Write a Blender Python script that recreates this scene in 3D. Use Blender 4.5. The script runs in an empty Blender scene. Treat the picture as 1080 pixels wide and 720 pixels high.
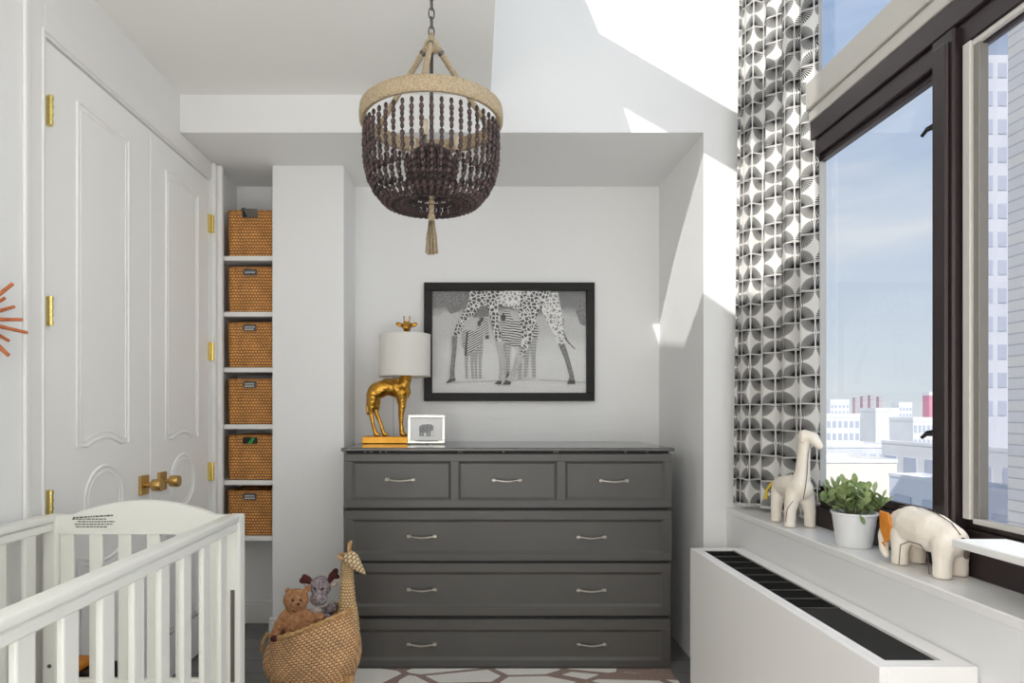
import bpy, bmesh, math, random
from mathutils import Vector, Matrix, Euler
from mathutils.geometry import tessellate_polygon
random.seed(7)
PI = math.pi
sc = bpy.context.scene
COL = sc.collection

def srgb(r, g, b):
    f = lambda c: (c/255/12.92) if c/255 <= .04045 else ((c/255+.055)/1.055)**2.4
    return (f(r), f(g), f(b), 1.0)

# ------------------------------------------------------------------ camera
F = 670.0; VX = 500.0; VY = 434.0; CH = 1.15
cam_d = bpy.data.cameras.new('camera'); cam = bpy.data.objects.new('camera', cam_d); COL.objects.link(cam)
cam_d.sensor_width = 36; cam_d.lens = F/1080*36
cam_d.shift_x = (540-VX)/1080; cam_d.shift_y = (VY-360)/1080
cam_d.clip_start = .05; cam_d.clip_end = 3000
cam.location = (0, 0, CH); cam.rotation_euler = (PI/2, 0, 0)
sc.camera = cam
def P(px, py, Y):
    return Vector(((px-VX)/F*Y, Y, CH+(VY-py)/F*Y))

# ------------------------------------------------------------------ world, sun, lights, exposure
vs = sc.view_settings
vs.view_transform = 'Standard'; vs.look = 'None'; vs.gamma = 1; vs.use_curve_mapping = False
vs.exposure = -0.06
sc.cycles.diffuse_bounces = 8; sc.cycles.max_bounces = 14
def make_world():
    w = bpy.data.worlds.new('sky'); sc.world = w; w.use_nodes = True
    nt = w.node_tree; n = nt.nodes; l = nt.links; n.clear()
    out = n.new('ShaderNodeOutputWorld'); bg = n.new('ShaderNodeBackground')
    tc = n.new('ShaderNodeTexCoord'); sep = n.new('ShaderNodeSeparateXYZ')
    ramp = n.new('ShaderNodeValToRGB'); cr = ramp.color_ramp
    cr.elements[0].position = 0.0; cr.elements[0].color = srgb(222, 232, 239)
    cr.elements[1].position = .62; cr.elements[1].color = srgb(140, 172, 218)
    e = cr.elements.new(.10); e.color = srgb(214, 226, 238)
    e = cr.elements.new(.32); e.color = srgb(184, 203, 230)
    mp = n.new('ShaderNodeMapping'); mp.inputs['Scale'].default_value = (1.2, 1.2, 5.5)
    no = n.new('ShaderNodeTexNoise'); no.inputs['Scale'].default_value = 2.2; no.inputs['Detail'].default_value = 6
    cl = n.new('ShaderNodeValToRGB'); cl.color_ramp.elements[0].position = .43; cl.color_ramp.elements[1].position = .75
    mul = n.new('ShaderNodeMath'); mul.operation = 'MULTIPLY'; mul.inputs[1].default_value = .9
    mix = n.new('ShaderNodeMixRGB'); mix.inputs[2].default_value = srgb(234, 238, 243)
    l.new(tc.outputs['Generated'], sep.inputs[0]); l.new(sep.outputs['Z'], ramp.inputs[0])
    l.new(tc.outputs['Generated'], mp.inputs[0]); l.new(mp.outputs[0], no.inputs['Vector'])
    l.new(no.outputs['Fac'], cl.inputs[0]); l.new(cl.outputs[0], mul.inputs[0]); l.new(mul.outputs[0], mix.inputs[0])
    l.new(ramp.outputs[0], mix.inputs[1]); l.new(mix.outputs[0], bg.inputs[0]); bg.inputs[1].default_value = 1.0
    l.new(bg.outputs[0], out.inputs[0])
make_world()
SUN = Vector((.767, 1.83, -2.05))
sd = bpy.data.lights.new('sun', 'SUN'); sd.energy = 5.0; sd.angle = math.radians(.4); sd.color = (1, .97, .92)
so = bpy.data.objects.new('sun', sd); COL.objects.link(so); so.location = (-2, -6, 9)
so.rotation_euler = SUN.to_track_quat('-Z', 'Y').to_euler()
def area(name, loc, direction, sx, sy, power, color=(1, 1, 1)):
    d = bpy.data.lights.new(name, 'AREA'); d.shape = 'RECTANGLE'; d.size = sx; d.size_y = sy; d.energy = power; d.color = color
    o = bpy.data.objects.new(name, d); COL.objects.link(o); o.location = loc
    o.rotation_euler = Vector(direction).to_track_quat('-Z', 'Y').to_euler()
    return o
area('rear_fill', (-.1, -1.7, 1.45), (0, 1, 0), 2.2, 1.9, 3, (1, .985, .965))  # added fill lamp; the rear wall has no window
area('side_window_daylight', (1.255, 1.2, 2.1), (-1, 0, 0), 2.0, 2.5, 16, (.96, .98, 1))
area('rear_upward_fill', (-.1, -.9, .12), (0, -.1, 1), 2.0, 1.3, 56, (1, .985, .965))  # added upward lamp standing in for light off the floor
area('left_fill', (-1.26, -.85, 1.35), (1, .15, 0), 1.2, 1.9, 36, (1, .985, .965))  # added fill lamp at the left; the wall here has no doorway

# ------------------------------------------------------------------ materials
def mat(name, col, rough=.6, metal=0, spec=.5, noise=None, bump=None, trans=None):
    """noise=(scale, other colour, detail); bump=(scale, strength)"""
    m = bpy.data.materials.new(name); m.use_nodes = True
    nt = m.node_tree; n = nt.nodes; l = nt.links
    b = n['Principled BSDF']; b.inputs['Base Color'].default_value = col
    b.inputs['Roughness'].default_value = rough; b.inputs['Metallic'].default_value = metal
    b.inputs['Specular IOR Level'].default_value = spec
    tc = n.new('ShaderNodeTexCoord')
    if noise:
        t = n.new('ShaderNodeTexNoise'); t.inputs['Scale'].default_value = noise[0]; t.inputs['Detail'].default_value = noise[2] if len(noise) > 2 else 4
        r = n.new('ShaderNodeValToRGB'); r.color_ramp.elements[0].position = .35; r.color_ramp.elements[1].position = .65
        r.color_ramp.elements[0].color = col; r.color_ramp.elements[1].color = noise[1]
        l.new(tc.outputs['Object'], t.inputs['Vector']); l.new(t.outputs['Fac'], r.inputs[0]); l.new(r.outputs[0], b.inputs['Base Color'])
    if bump:
        t = n.new('ShaderNodeTexNoise'); t.inputs['Scale'].default_value = bump[0]; t.inputs['Detail'].default_value = 3
        bp = n.new('ShaderNodeBump'); bp.inputs['Strength'].default_value = bump[1]; bp.inputs['Distance'].default_value = .01
        l.new(tc.outputs['Object'], t.inputs['Vector']); l.new(t.outputs['Fac'], bp.inputs['Height']); l.new(bp.outputs[0], b.inputs['Normal'])
    if trans:
        tr = n.new('ShaderNodeBsdfTranslucent'); tr.inputs[0].default_value = col
        mx = n.new('ShaderNodeMixShader'); mx.inputs[0].default_value = trans
        l.new(b.outputs[0], mx.inputs[1]); l.new(tr.outputs[0], mx.inputs[2]); l.new(mx.outputs[0], n['Material Output'].inputs[0])
    return m

M = {}
M['wall'] = mat('wall_paint', srgb(230, 230, 229), .75, noise=(1.5, srgb(228, 228, 227)), bump=(90, .03))
M['ceiling'] = mat('ceiling_paint', srgb(232, 231, 227), .85, bump=(70, .03))
M['trim'] = mat('trim_paint', srgb(230, 229, 226), .4, bump=(25, .02))
M['door'] = mat('door_paint', srgb(240, 239, 236), .38, bump=(18, .03))
M['shelf'] = mat('shelf_paint', srgb(226, 225, 222), .5, bump=(30, .02))
M['crib'] = mat('crib_paint', srgb(229, 229, 222), .35, bump=(14, .03))
M['white'] = mat('white_board', srgb(233, 232, 229), .3, bump=(20, .01))
M['casing'] = mat('heater_casing', srgb(244, 242, 240), .38, bump=(22, .01))
M['dresser'] = mat('charcoal_lacquer', srgb(84, 82, 79), .34, noise=(3, srgb(81, 79, 76)), bump=(30, .02))
M['dressertop'] = mat('charcoal_gloss_top', srgb(70, 68, 66), .12, spec=.8, bump=(12, .01))
M['dark'] = mat('dark_gap', srgb(22, 21, 21), .6, bump=(30, .02))
M['nickel'] = mat('brushed_nickel', srgb(200, 192, 182), .28, 1, bump=(120, .2))
M['brass'] = mat('brass', srgb(196, 160, 96), .28, 1, bump=(60, .1))
M['brassl'] = mat('bright_brass', srgb(226, 206, 130), .25, 1, bump=(60, .1))
M['gold'] = mat('gold_leaf', srgb(222, 172, 78), .27, 1, noise=(30, srgb(190, 136, 52)), bump=(45, .6))
M['goldflat'] = mat('gold_plinth', srgb(206, 152, 66), .32, 1, noise=(20, srgb(186, 132, 52)), bump=(30, .08))
M['black'] = mat('black_satin', srgb(20, 19, 20), .4, bump=(30, .03))
M['frame'] = mat('bronze_aluminium', srgb(52, 42, 43), .35, .3, bump=(12, .03))
M['alu'] = mat('mill_aluminium', srgb(205, 202, 196), .45, .1, bump=(30, .01))
M['seal'] = mat('grey_gasket', srgb(128, 124, 118), .5, bump=(40, .01))
M['band'] = mat('painted_transom', srgb(190, 186, 178), .45, bump=(12, .03))
M['lid'] = mat('black_lid', srgb(16, 15, 15), .5, spec=.15, bump=(40, .02))
M['grille'] = mat('grille_black', srgb(20, 20, 20), .7, spec=.2, bump=(40, .03))
M['pframe'] = mat('picture_frame_black', srgb(30, 29, 28), .55, spec=.3, bump=(40, .03))
M['rope'] = mat('natural_rope', srgb(196, 178, 148), .85, noise=(160, srgb(168, 148, 118)), bump=(220, .8))
M['bead'] = mat('brown_wood_beads', srgb(80, 60, 58), .45, noise=(50, srgb(34, 25, 25)), bump=(90, .4))
M['iron'] = mat('aged_iron', srgb(110, 106, 100), .4, .8, bump=(80, .3))
M['shade'] = mat('white_linen_shade', srgb(238, 236, 230), .8, bump=(200, .2), trans=.25)
M['bear'] = mat('brown_plush', srgb(196, 146, 104), .95, noise=(70, srgb(158, 108, 70)), bump=(160, 1))
M['moose'] = mat('grey_plush', srgb(180, 168, 170), .95, noise=(90, srgb(118, 104, 110)), bump=(160, 1))
M['moosel'] = mat('cream_plush', srgb(214, 204, 194), .95, noise=(90, srgb(190, 178, 168)), bump=(160, 1))
M['maroon'] = mat('maroon_felt', srgb(92, 42, 38), .95, noise=(80, srgb(66, 28, 27)), bump=(150, .8))
M['leather'] = mat('cream_leather', srgb(240, 232, 220), .6, noise=(14, srgb(233, 222, 206)), bump=(90, .15))
M['thread'] = mat('dark_thread', srgb(92, 78, 68), .8, bump=(90, .1))
M['orange'] = mat('orange_leather', srgb(226, 146, 48), .6, noise=(20, srgb(210, 126, 36)))
M['yellow'] = mat('yellow_leather', srgb(226, 196, 60), .6, noise=(20, srgb(206, 176, 46)))
M['pot'] = mat('white_metal_pot', srgb(226, 227, 228), .4, bump=(12, .03))
M['soil'] = mat('potting_soil', srgb(60, 48, 38), .95, noise=(80, srgb(36, 28, 22)), bump=(90, 1))
M['leaf'] = mat('green_leaf', srgb(108, 130, 78), .5, noise=(24, srgb(168, 182, 128)), trans=.2)
M['stem'] = mat('plant_stem', srgb(110, 124, 70), .6, noise=(24, srgb(90, 100, 60)))
M['stick'] = mat('copper_wood', srgb(196, 112, 62), .5, noise=(40, srgb(166, 88, 46)))
M['tag'] = mat('chalk_tag', srgb(70, 72, 74), .6, noise=(40, srgb(86, 88, 90)))
M['chalk'] = mat('chalk_white', srgb(225, 225, 222), .8, noise=(90, srgb(200, 200, 198)))
M['ink'] = mat('label_ink', srgb(80, 78, 70), .8, noise=(90, srgb(100, 98, 90)))
M['navy'] = mat('dark_navy_cloth', srgb(26, 30, 42), .8, bump=(90, .3))
M['green'] = mat('green_cloth', srgb(50, 160, 70), .8, bump=(90, .3))
M['paper'] = mat('paper_white', srgb(236, 235, 232), .7, noise=(12, srgb(230, 229, 226)))
M['sketch'] = mat('pencil_grey', srgb(170, 170, 170), .8, noise=(160, srgb(118, 118, 118), 6))
M['mirror'] = mat('mirror_frame', srgb(210, 210, 206), .12, 1, bump=(20, .02))
M['cord'] = mat('clear_cord', srgb(170, 164, 156), .5, bump=(20, .02))
M['bulb'] = mat('ivory_candle', srgb(214, 200, 176), .5, bump=(20, .02))
# city: distance haze is put into these pale colours
M['cw'] = mat('pale_render', srgb(226, 225, 224), .9, noise=(.2, srgb(218, 218, 218)))
M['cg'] = mat('grey_render', srgb(216, 217, 222), .9, noise=(.2, srgb(208, 210, 217)))
M['cc'] = mat('cream_membrane', srgb(232, 222, 212), .9, noise=(.3, srgb(228, 218, 210)))
M['cr'] = mat('brick_red_render', srgb(196, 176, 178), .9, noise=(.2, srgb(188, 168, 172)))
M['cglass'] = mat('dull_city_glass', srgb(178, 184, 198), .5, noise=(.3, srgb(186, 192, 204)))
M['cpink'] = mat('pink_render', srgb(216, 150, 166), .9, noise=(.3, srgb(208, 142, 158)))
M['cgr'] = mat('ground_haze', srgb(168, 170, 176), .95, noise=(.02, srgb(150, 154, 162)))

def floor_mat():
    m = bpy.data.materials.new('grey_wood_floor'); m.use_nodes = True
    nt = m.node_tree; n = nt.nodes; l = nt.links; b = n['Principled BSDF']; b.inputs['Roughness'].default_value = .35
    tc = n.new('ShaderNodeTexCoord'); br = n.new('ShaderNodeTexBrick')
    br.inputs['Scale'].default_value = 1; br.inputs['Brick Width'].default_value = 1.1; br.inputs['Row Height'].default_value = .14
    br.inputs['Mortar Size'].default_value = .0025
    br.inputs['Color1'].default_value = srgb(132, 130, 128); br.inputs['Color2'].default_value = srgb(112, 110, 109); br.inputs['Mortar'].default_value = srgb(60, 58, 56)
    mp = n.new('ShaderNodeMapping'); mp.inputs['Scale'].default_value = (2, 26, 1)
    no = n.new('ShaderNodeTexNoise'); no.inputs['Scale'].default_value = 3; no.inputs['Detail'].default_value = 5
    mx = n.new('ShaderNodeMixRGB'); mx.blend_type = 'MULTIPLY'; mx.inputs[0].default_value = .3
    l.new(tc.outputs['Object'], br.inputs['Vector']); l.new(tc.outputs['Object'], mp.inputs[0]); l.new(mp.outputs[0], no.inputs['Vector'])
    l.new(br.outputs[0], mx.inputs[1]); l.new(no.outputs['Fac'], mx.inputs[2]); l.new(mx.outputs[0], b.inputs['Base Color'])
    return m
M['floor'] = floor_mat()

def nmath(n, l, op, a, b=None, c=None):
    x = n.new('ShaderNodeMath'); x.operation = op
    for i, v in enumerate((a, b, c)):
        if v is None: continue
        if isinstance(v, (int, float)): x.inputs[i].default_value = v
        else: l.new(v, x.inputs[i])
    return x.outputs[0]

def curtain_mat():
    m = bpy.data.materials.new('fan_print_fabric'); m.use_nodes = True
    nt = m.node_tree; n = nt.nodes; l = nt.links; b = n['Principled BSDF']; b.inputs['Roughness'].default_value = .9
    uv = n.new('ShaderNodeTexCoord'); sep = n.new('ShaderNodeSeparateXYZ'); l.new(uv.outputs['UV'], sep.inputs[0])
    par = nmath(n, l, 'MULTIPLY', nmath(n, l, 'MODULO', nmath(n, l, 'FLOOR', sep.outputs[1]), 2.0), .5)
    fx = nmath(n, l, 'SUBTRACT', nmath(n, l, 'FRACT', nmath(n, l, 'ADD', sep.outputs[0], par)), .5)
    fy = nmath(n, l, 'SUBTRACT', nmath(n, l, 'FRACT', sep.outputs[1]), .5)
    ax = nmath(n, l, 'SUBTRACT', .5, nmath(n, l, 'ABSOLUTE', fx)); ay = nmath(n, l, 'SUBTRACT', .5, nmath(n, l, 'ABSOLUTE', fy))
    # quarter fans whose rays leave every node of the print
    r = nmath(n, l, 'SQRT', nmath(n, l, 'ADD', nmath(n, l, 'MULTIPLY', ax, ax), nmath(n, l, 'MULTIPLY', ay, ay)))
    ang = nmath(n, l, 'ARCTAN2', ay, ax)
    ray = nmath(n, l, 'SINE', nmath(n, l, 'MULTIPLY', ang, 38))
    disc = nmath(n, l, 'LESS_THAN', nmath(n, l, 'SUBTRACT', r, nmath(n, l, 'MULTIPLY', ray, .02)), .475)
    gap = nmath(n, l, 'GREATER_THAN', ray, nmath(n, l, 'SUBTRACT', nmath(n, l, 'MULTIPLY', r, 2.2), 1.35))
    d1 = nmath(n, l, 'MULTIPLY', disc, gap)
    lx = nmath(n, l, 'GREATER_THAN', ax, .022); ly = nmath(n, l, 'GREATER_THAN', ay, .018)
    d2 = nmath(n, l, 'MULTIPLY', d1, nmath(n, l, 'MULTIPLY', lx, ly))
    mix = n.new('ShaderNodeMixRGB'); mix.inputs[1].default_value = srgb(232, 230, 226); mix.inputs[2].default_value = srgb(18, 18, 20)
    l.new(d2, mix.inputs[0]); l.new(mix.outputs[0], b.inputs['Base Color'])
    tr = n.new('ShaderNodeBsdfTranslucent'); l.new(mix.outputs[0], tr.inputs[0])
    mx = n.new('ShaderNodeMixShader'); mx.inputs[0].default_value = .18
    l.new(b.outputs[0], mx.inputs[1]); l.new(tr.outputs[0], mx.inputs[2]); l.new(mx.outputs[0], n['Material Output'].inputs[0])
    return m
M['curtain'] = curtain_mat()

def weave_mat(name, light, dark, cu, cv):
    """over-under weave; uv in strand counts: cu across, cv up"""
    m = bpy.data.materials.new(name); m.use_nodes = True
    nt = m.node_tree; n = nt.nodes; l = nt.links; b = n['Principled BSDF']; b.inputs['Roughness'].default_value = .6
    uv = n.new('ShaderNodeTexCoord'); sep = n.new('ShaderNodeSeparateXYZ'); l.new(uv.outputs['UV'], sep.inputs[0])
    u = nmath(n, l, 'MULTIPLY', sep.outputs[0], cu); v = nmath(n, l, 'MULTIPLY', sep.outputs[1], cv)
    no = n.new('ShaderNodeTexNoise'); no.inputs['Scale'].default_value = 40; l.new(uv.outputs['Object'], no.inputs['Vector'])
    v = nmath(n, l, 'ADD', v, nmath(n, l, 'MULTIPLY', no.outputs['Fac'], .5))
    row = nmath(n, l, 'FLOOR', v); fv = nmath(n, l, 'FRACT', v)
    ph = nmath(n, l, 'MULTIPLY', row, .5)
    s1 = nmath(n, l, 'ABSOLUTE', nmath(n, l, 'SINE', nmath(n, l, 'MULTIPLY', nmath(n, l, 'ADD', u, ph), PI)))
    s2 = nmath(n, l, 'SINE', nmath(n, l, 'MULTIPLY', fv, PI))
    h = nmath(n, l, 'MULTIPLY', nmath(n, l, 'POWER', s1, .6), nmath(n, l, 'POWER', s2, .7))
    ramp = n.new('ShaderNodeValToRGB'); ramp.color_ramp.elements[0].color = dark; ramp.color_ramp.elements[1].color = light
    ramp.color_ramp.elements[0].position = .12; ramp.color_ramp.elements[1].position = .8
    l.new(h, ramp.inputs[0])
    n2 = n.new('ShaderNodeTexNoise'); n2.inputs['Scale'].default_value = 14; l.new(uv.outputs['Object'], n2.inputs['Vector'])
    hs = n.new('ShaderNodeHueSaturation'); l.new(ramp.outputs[0], hs.inputs['Color'])
    l.new(nmath(n, l, 'ADD', nmath(n, l, 'MULTIPLY', n2.outputs['Fac'], .9), .55), hs.inputs['Value'])
    l.new(hs.outputs[0], b.inputs['Base Color'])
    bp = n.new('ShaderNodeBump'); bp.inputs['Strength'].default_value = .9; bp.inputs['Distance'].default_value = .004
    l.new(h, bp.inputs['Height']); l.new(bp.outputs[0], b.inputs['Normal'])
    return m
M['seagrass'] = weave_mat('seagrass_weave', srgb(222, 160, 88), srgb(104, 60, 26), 15, 15)
M['grassrim'] = mat('seagrass_rim', srgb(196, 136, 72), .7, noise=(70, srgb(150, 98, 46)), bump=(160, .8))
M['wicker'] = weave_mat('wicker_weave', srgb(238, 194, 144), srgb(132, 86, 52), 62, 27)
M['rattan'] = mat('rattan_cane', srgb(208, 168, 116), .6, noise=(60, srgb(180, 136, 84)), bump=(160, .6))
M['wickerneck'] = weave_mat('wicker_neck_weave', srgb(232, 200, 150), srgb(136, 96, 58), 16, 38)
M['wickerhead'] = weave_mat('wicker_head_weave', srgb(238, 218, 176), srgb(140, 100, 60), 8, 9)

def glass_mat(name, tint, refl, veil=0):
    m = bpy.data.materials.new(name); m.use_nodes = True
    nt = m.node_tree; n = nt.nodes; l = nt.links; n.remove(n['Principled BSDF'])
    t = n.new('ShaderNodeBsdfTransparent'); t.inputs[0].default_value = tint
    g = n.new('ShaderNodeBsdfGlossy'); g.inputs['Roughness'].default_value = .02
    lw = n.new('ShaderNodeLayerWeight'); lw.inputs[0].default_value = .5
    fr = nmath(n, l, 'ADD', nmath(n, l, 'MULTIPLY', nmath(n, l, 'POWER', lw.outputs['Facing'], 5.0), .9), .06)
    mx = n.new('ShaderNodeMixShader')
    l.new(nmath(n, l, 'MULTIPLY', fr, refl), mx.inputs[0])
    l.new(t.outputs[0], mx.inputs[1]); l.new(g.outputs[0], mx.inputs[2])
    if veil:
        df = n.new('ShaderNodeBsdfDiffuse'); df.inputs[0].default_value = srgb(196, 196, 208); tr = n.new('ShaderNodeBsdfTranslucent'); tr.inputs[0].default_value = srgb(196, 196, 208)
        m2 = n.new('ShaderNodeMixShader'); m2.inputs[0].default_value = .5; l.new(df.outputs[0], m2.inputs[1]); l.new(tr.outputs[0], m2.inputs[2])
        m3 = n.new('ShaderNodeMixShader'); m3.inputs[0].default_value = veil; l.new(mx.outputs[0], m3.inputs[1]); l.new(m2.outputs[0], m3.inputs[2]); mx = m3
    l.new(mx.outputs[0], n['Material Output'].inputs[0])
    return m
M['glass'] = glass_mat('window_glass', (.97, .98, .98, 1), .8)
M['glass2'] = glass_mat('sash_glass', (.90, .90, .92, 1), 1.2, .25)  # veil mixes a pale lavender into the pane as painted haze

def rug_mat():
    m = bpy.data.materials.new('zebra_rug_pile'); m.use_nodes = True
    nt = m.node_tree; n = nt.nodes; l = nt.links; b = n['Principled BSDF']; b.inputs['Roughness'].default_value = .95
    tc = n.new('ShaderNodeTexCoord'); mp = n.new('ShaderNodeMapping'); mp.inputs['Scale'].default_value = (2.6, 5.2, 1)
    wv = n.new('ShaderNodeTexVoronoi'); wv.feature = 'DISTANCE_TO_EDGE'; wv.inputs['Scale'].default_value = 1.3; wv.inputs['Randomness'].default_value = .7
    rp = n.new('ShaderNodeValToRGB'); rp.color_ramp.interpolation = 'CONSTANT'
    rp.color_ramp.elements[0].color = srgb(150, 128, 118); rp.color_ramp.elements[1].color = srgb(232, 228, 220); rp.color_ramp.elements[1].position = .06
    pass
    no = n.new('ShaderNodeTexNoise'); no.inputs['Scale'].default_value = 160
    mx = n.new('ShaderNodeMixRGB'); mx.blend_type = 'OVERLAY'; mx.inputs[0].default_value = .5
    l.new(tc.outputs['Object'], mp.inputs[0]); l.new(mp.outputs[0], wv.inputs['Vector']); l.new(wv.outputs[0], rp.inputs[0])
    l.new(tc.outputs['Object'], no.inputs['Vector']); l.new(rp.outputs[0], mx.inputs[1]); l.new(no.outputs['Fac'], mx.inputs[2]); l.new(mx.outputs[0], b.inputs['Base Color'])
    return m
M['rug'] = rug_mat()

def print_bg_mat():
    m = bpy.data.materials.new('savanna_photo_print'); m.use_nodes = True
    nt = m.node_tree; n = nt.nodes; l = nt.links; b = n['Principled BSDF']; b.inputs['Roughness'].default_value = .5
    tc = n.new('ShaderNodeTexCoord'); sep = n.new('ShaderNodeSeparateXYZ'); l.new(tc.outputs['UV'], sep.inputs[0])
    no = n.new('ShaderNodeTexNoise'); no.inputs['Scale'].default_value = 5; no.inputs['Detail'].default_value = 3; l.new(tc.outputs['UV'], no.inputs['Vector'])
    s = nmath(n, l, 'ADD', sep.outputs[1], nmath(n, l, 'MULTIPLY', nmath(n, l, 'SUBTRACT', no.outputs['Fac'], .5), .25))
    rp = n.new('ShaderNodeValToRGB'); cr = rp.color_ramp
    cr.elements[0].position = 0; cr.elements[0].color = srgb(208, 207, 205); cr.elements[1].position = 1; cr.elements[1].color = srgb(110, 110, 110)
    for p, c in ((.35, 214), (.6, 190), (.76, 186), (.84, 128)):
        e = cr.elements.new(p); e.color = srgb(c, c, c-1)
    l.new(s, rp.inputs[0])
    g = n.new('ShaderNodeTexNoise'); g.inputs['Scale'].default_value = 90; l.new(tc.outputs['UV'], g.inputs['Vector'])
    mx = n.new('ShaderNodeMixRGB'); mx.blend_type = 'OVERLAY'; mx.inputs[0].default_value = .35
    l.new(rp.outputs[0], mx.inputs[1]); l.new(g.outputs['Fac'], mx.inputs[2]); l.new(mx.outputs[0], b.inputs['Base Color'])
    return m
M['print'] = print_bg_mat()
def retic_mat(name, scale, light, dark, w):
    m = bpy.data.materials.new(name); m.use_nodes = True
    nt = m.node_tree; n = nt.nodes; l = nt.links; b = n['Principled BSDF']; b.inputs['Roughness'].default_value = .5
    tc = n.new('ShaderNodeTexCoord'); v = n.new('ShaderNodeTexVoronoi'); v.feature = 'DISTANCE_TO_EDGE'; v.inputs['Scale'].default_value = scale
    rp = n.new('ShaderNodeValToRGB'); rp.color_ramp.elements[0].color = light; rp.color_ramp.elements[1].color = dark
    rp.color_ramp.elements[0].position = w; rp.color_ramp.elements[1].position = w+.06
    l.new(tc.outputs['Object'], v.inputs['Vector']); l.new(v.outputs[0], rp.inputs[0]); l.new(rp.outputs[0], b.inputs['Base Color'])
    return m
M['retic'] = retic_mat('giraffe_coat_print', 50, srgb(214, 213, 211), srgb(84, 83, 82), .09)
M['reticl'] = retic_mat('pale_giraffe_coat_print', 50, srgb(222, 221, 219), srgb(150, 149, 148), .12)
def stripe_mat(name, scale, rot, dist=2.0):
    m = bpy.data.materials.new(name); m.use_nodes = True
    nt = m.node_tree; n = nt.nodes; l = nt.links; b = n['Principled BSDF']; b.inputs['Roughness'].default_value = .5
    tc = n.new('ShaderNodeTexCoord'); mp = n.new('ShaderNodeMapping'); mp.inputs['Rotation'].default_value = (0, rot, 0)
    w = n.new('ShaderNodeTexWave'); w.bands_direction = 'Z'; w.inputs['Scale'].default_value = scale; w.inputs['Distortion'].default_value = dist
    rp = n.new('ShaderNodeValToRGB'); rp.color_ramp.elements[0].color = srgb(58, 57, 57); rp.color_ramp.elements[1].color = srgb(214, 213, 211)
    rp.color_ramp.elements[0].position = .4; rp.color_ramp.elements[1].position = .55
    l.new(tc.outputs['Object'], mp.inputs[0]); l.new(mp.outputs[0], w.inputs['Vector']); l.new(w.outputs['Fac'], rp.inputs[0]); l.new(rp.outputs[0], b.inputs['Base Color'])
    return m
M['zeb1'] = stripe_mat('zebra_stripe_print', 28, .5)
M['zeb2'] = stripe_mat('zebra_chest_print', 24, -.1, 3.5)
M['zebleg'] = stripe_mat('zebra_leg_print', 40, 0, .5)
M['pg1'] = mat('print_mid_grey', srgb(104, 103, 102), .5, noise=(120, srgb(140, 139, 138)))
M['pg2'] = mat('print_dark_grey', srgb(64, 63, 63), .5, noise=(120, srgb(84, 83, 83)))
M['pg3'] = mat('print_light_grey', srgb(172, 171, 170), .5, noise=(120, srgb(190, 189, 188)))

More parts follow.
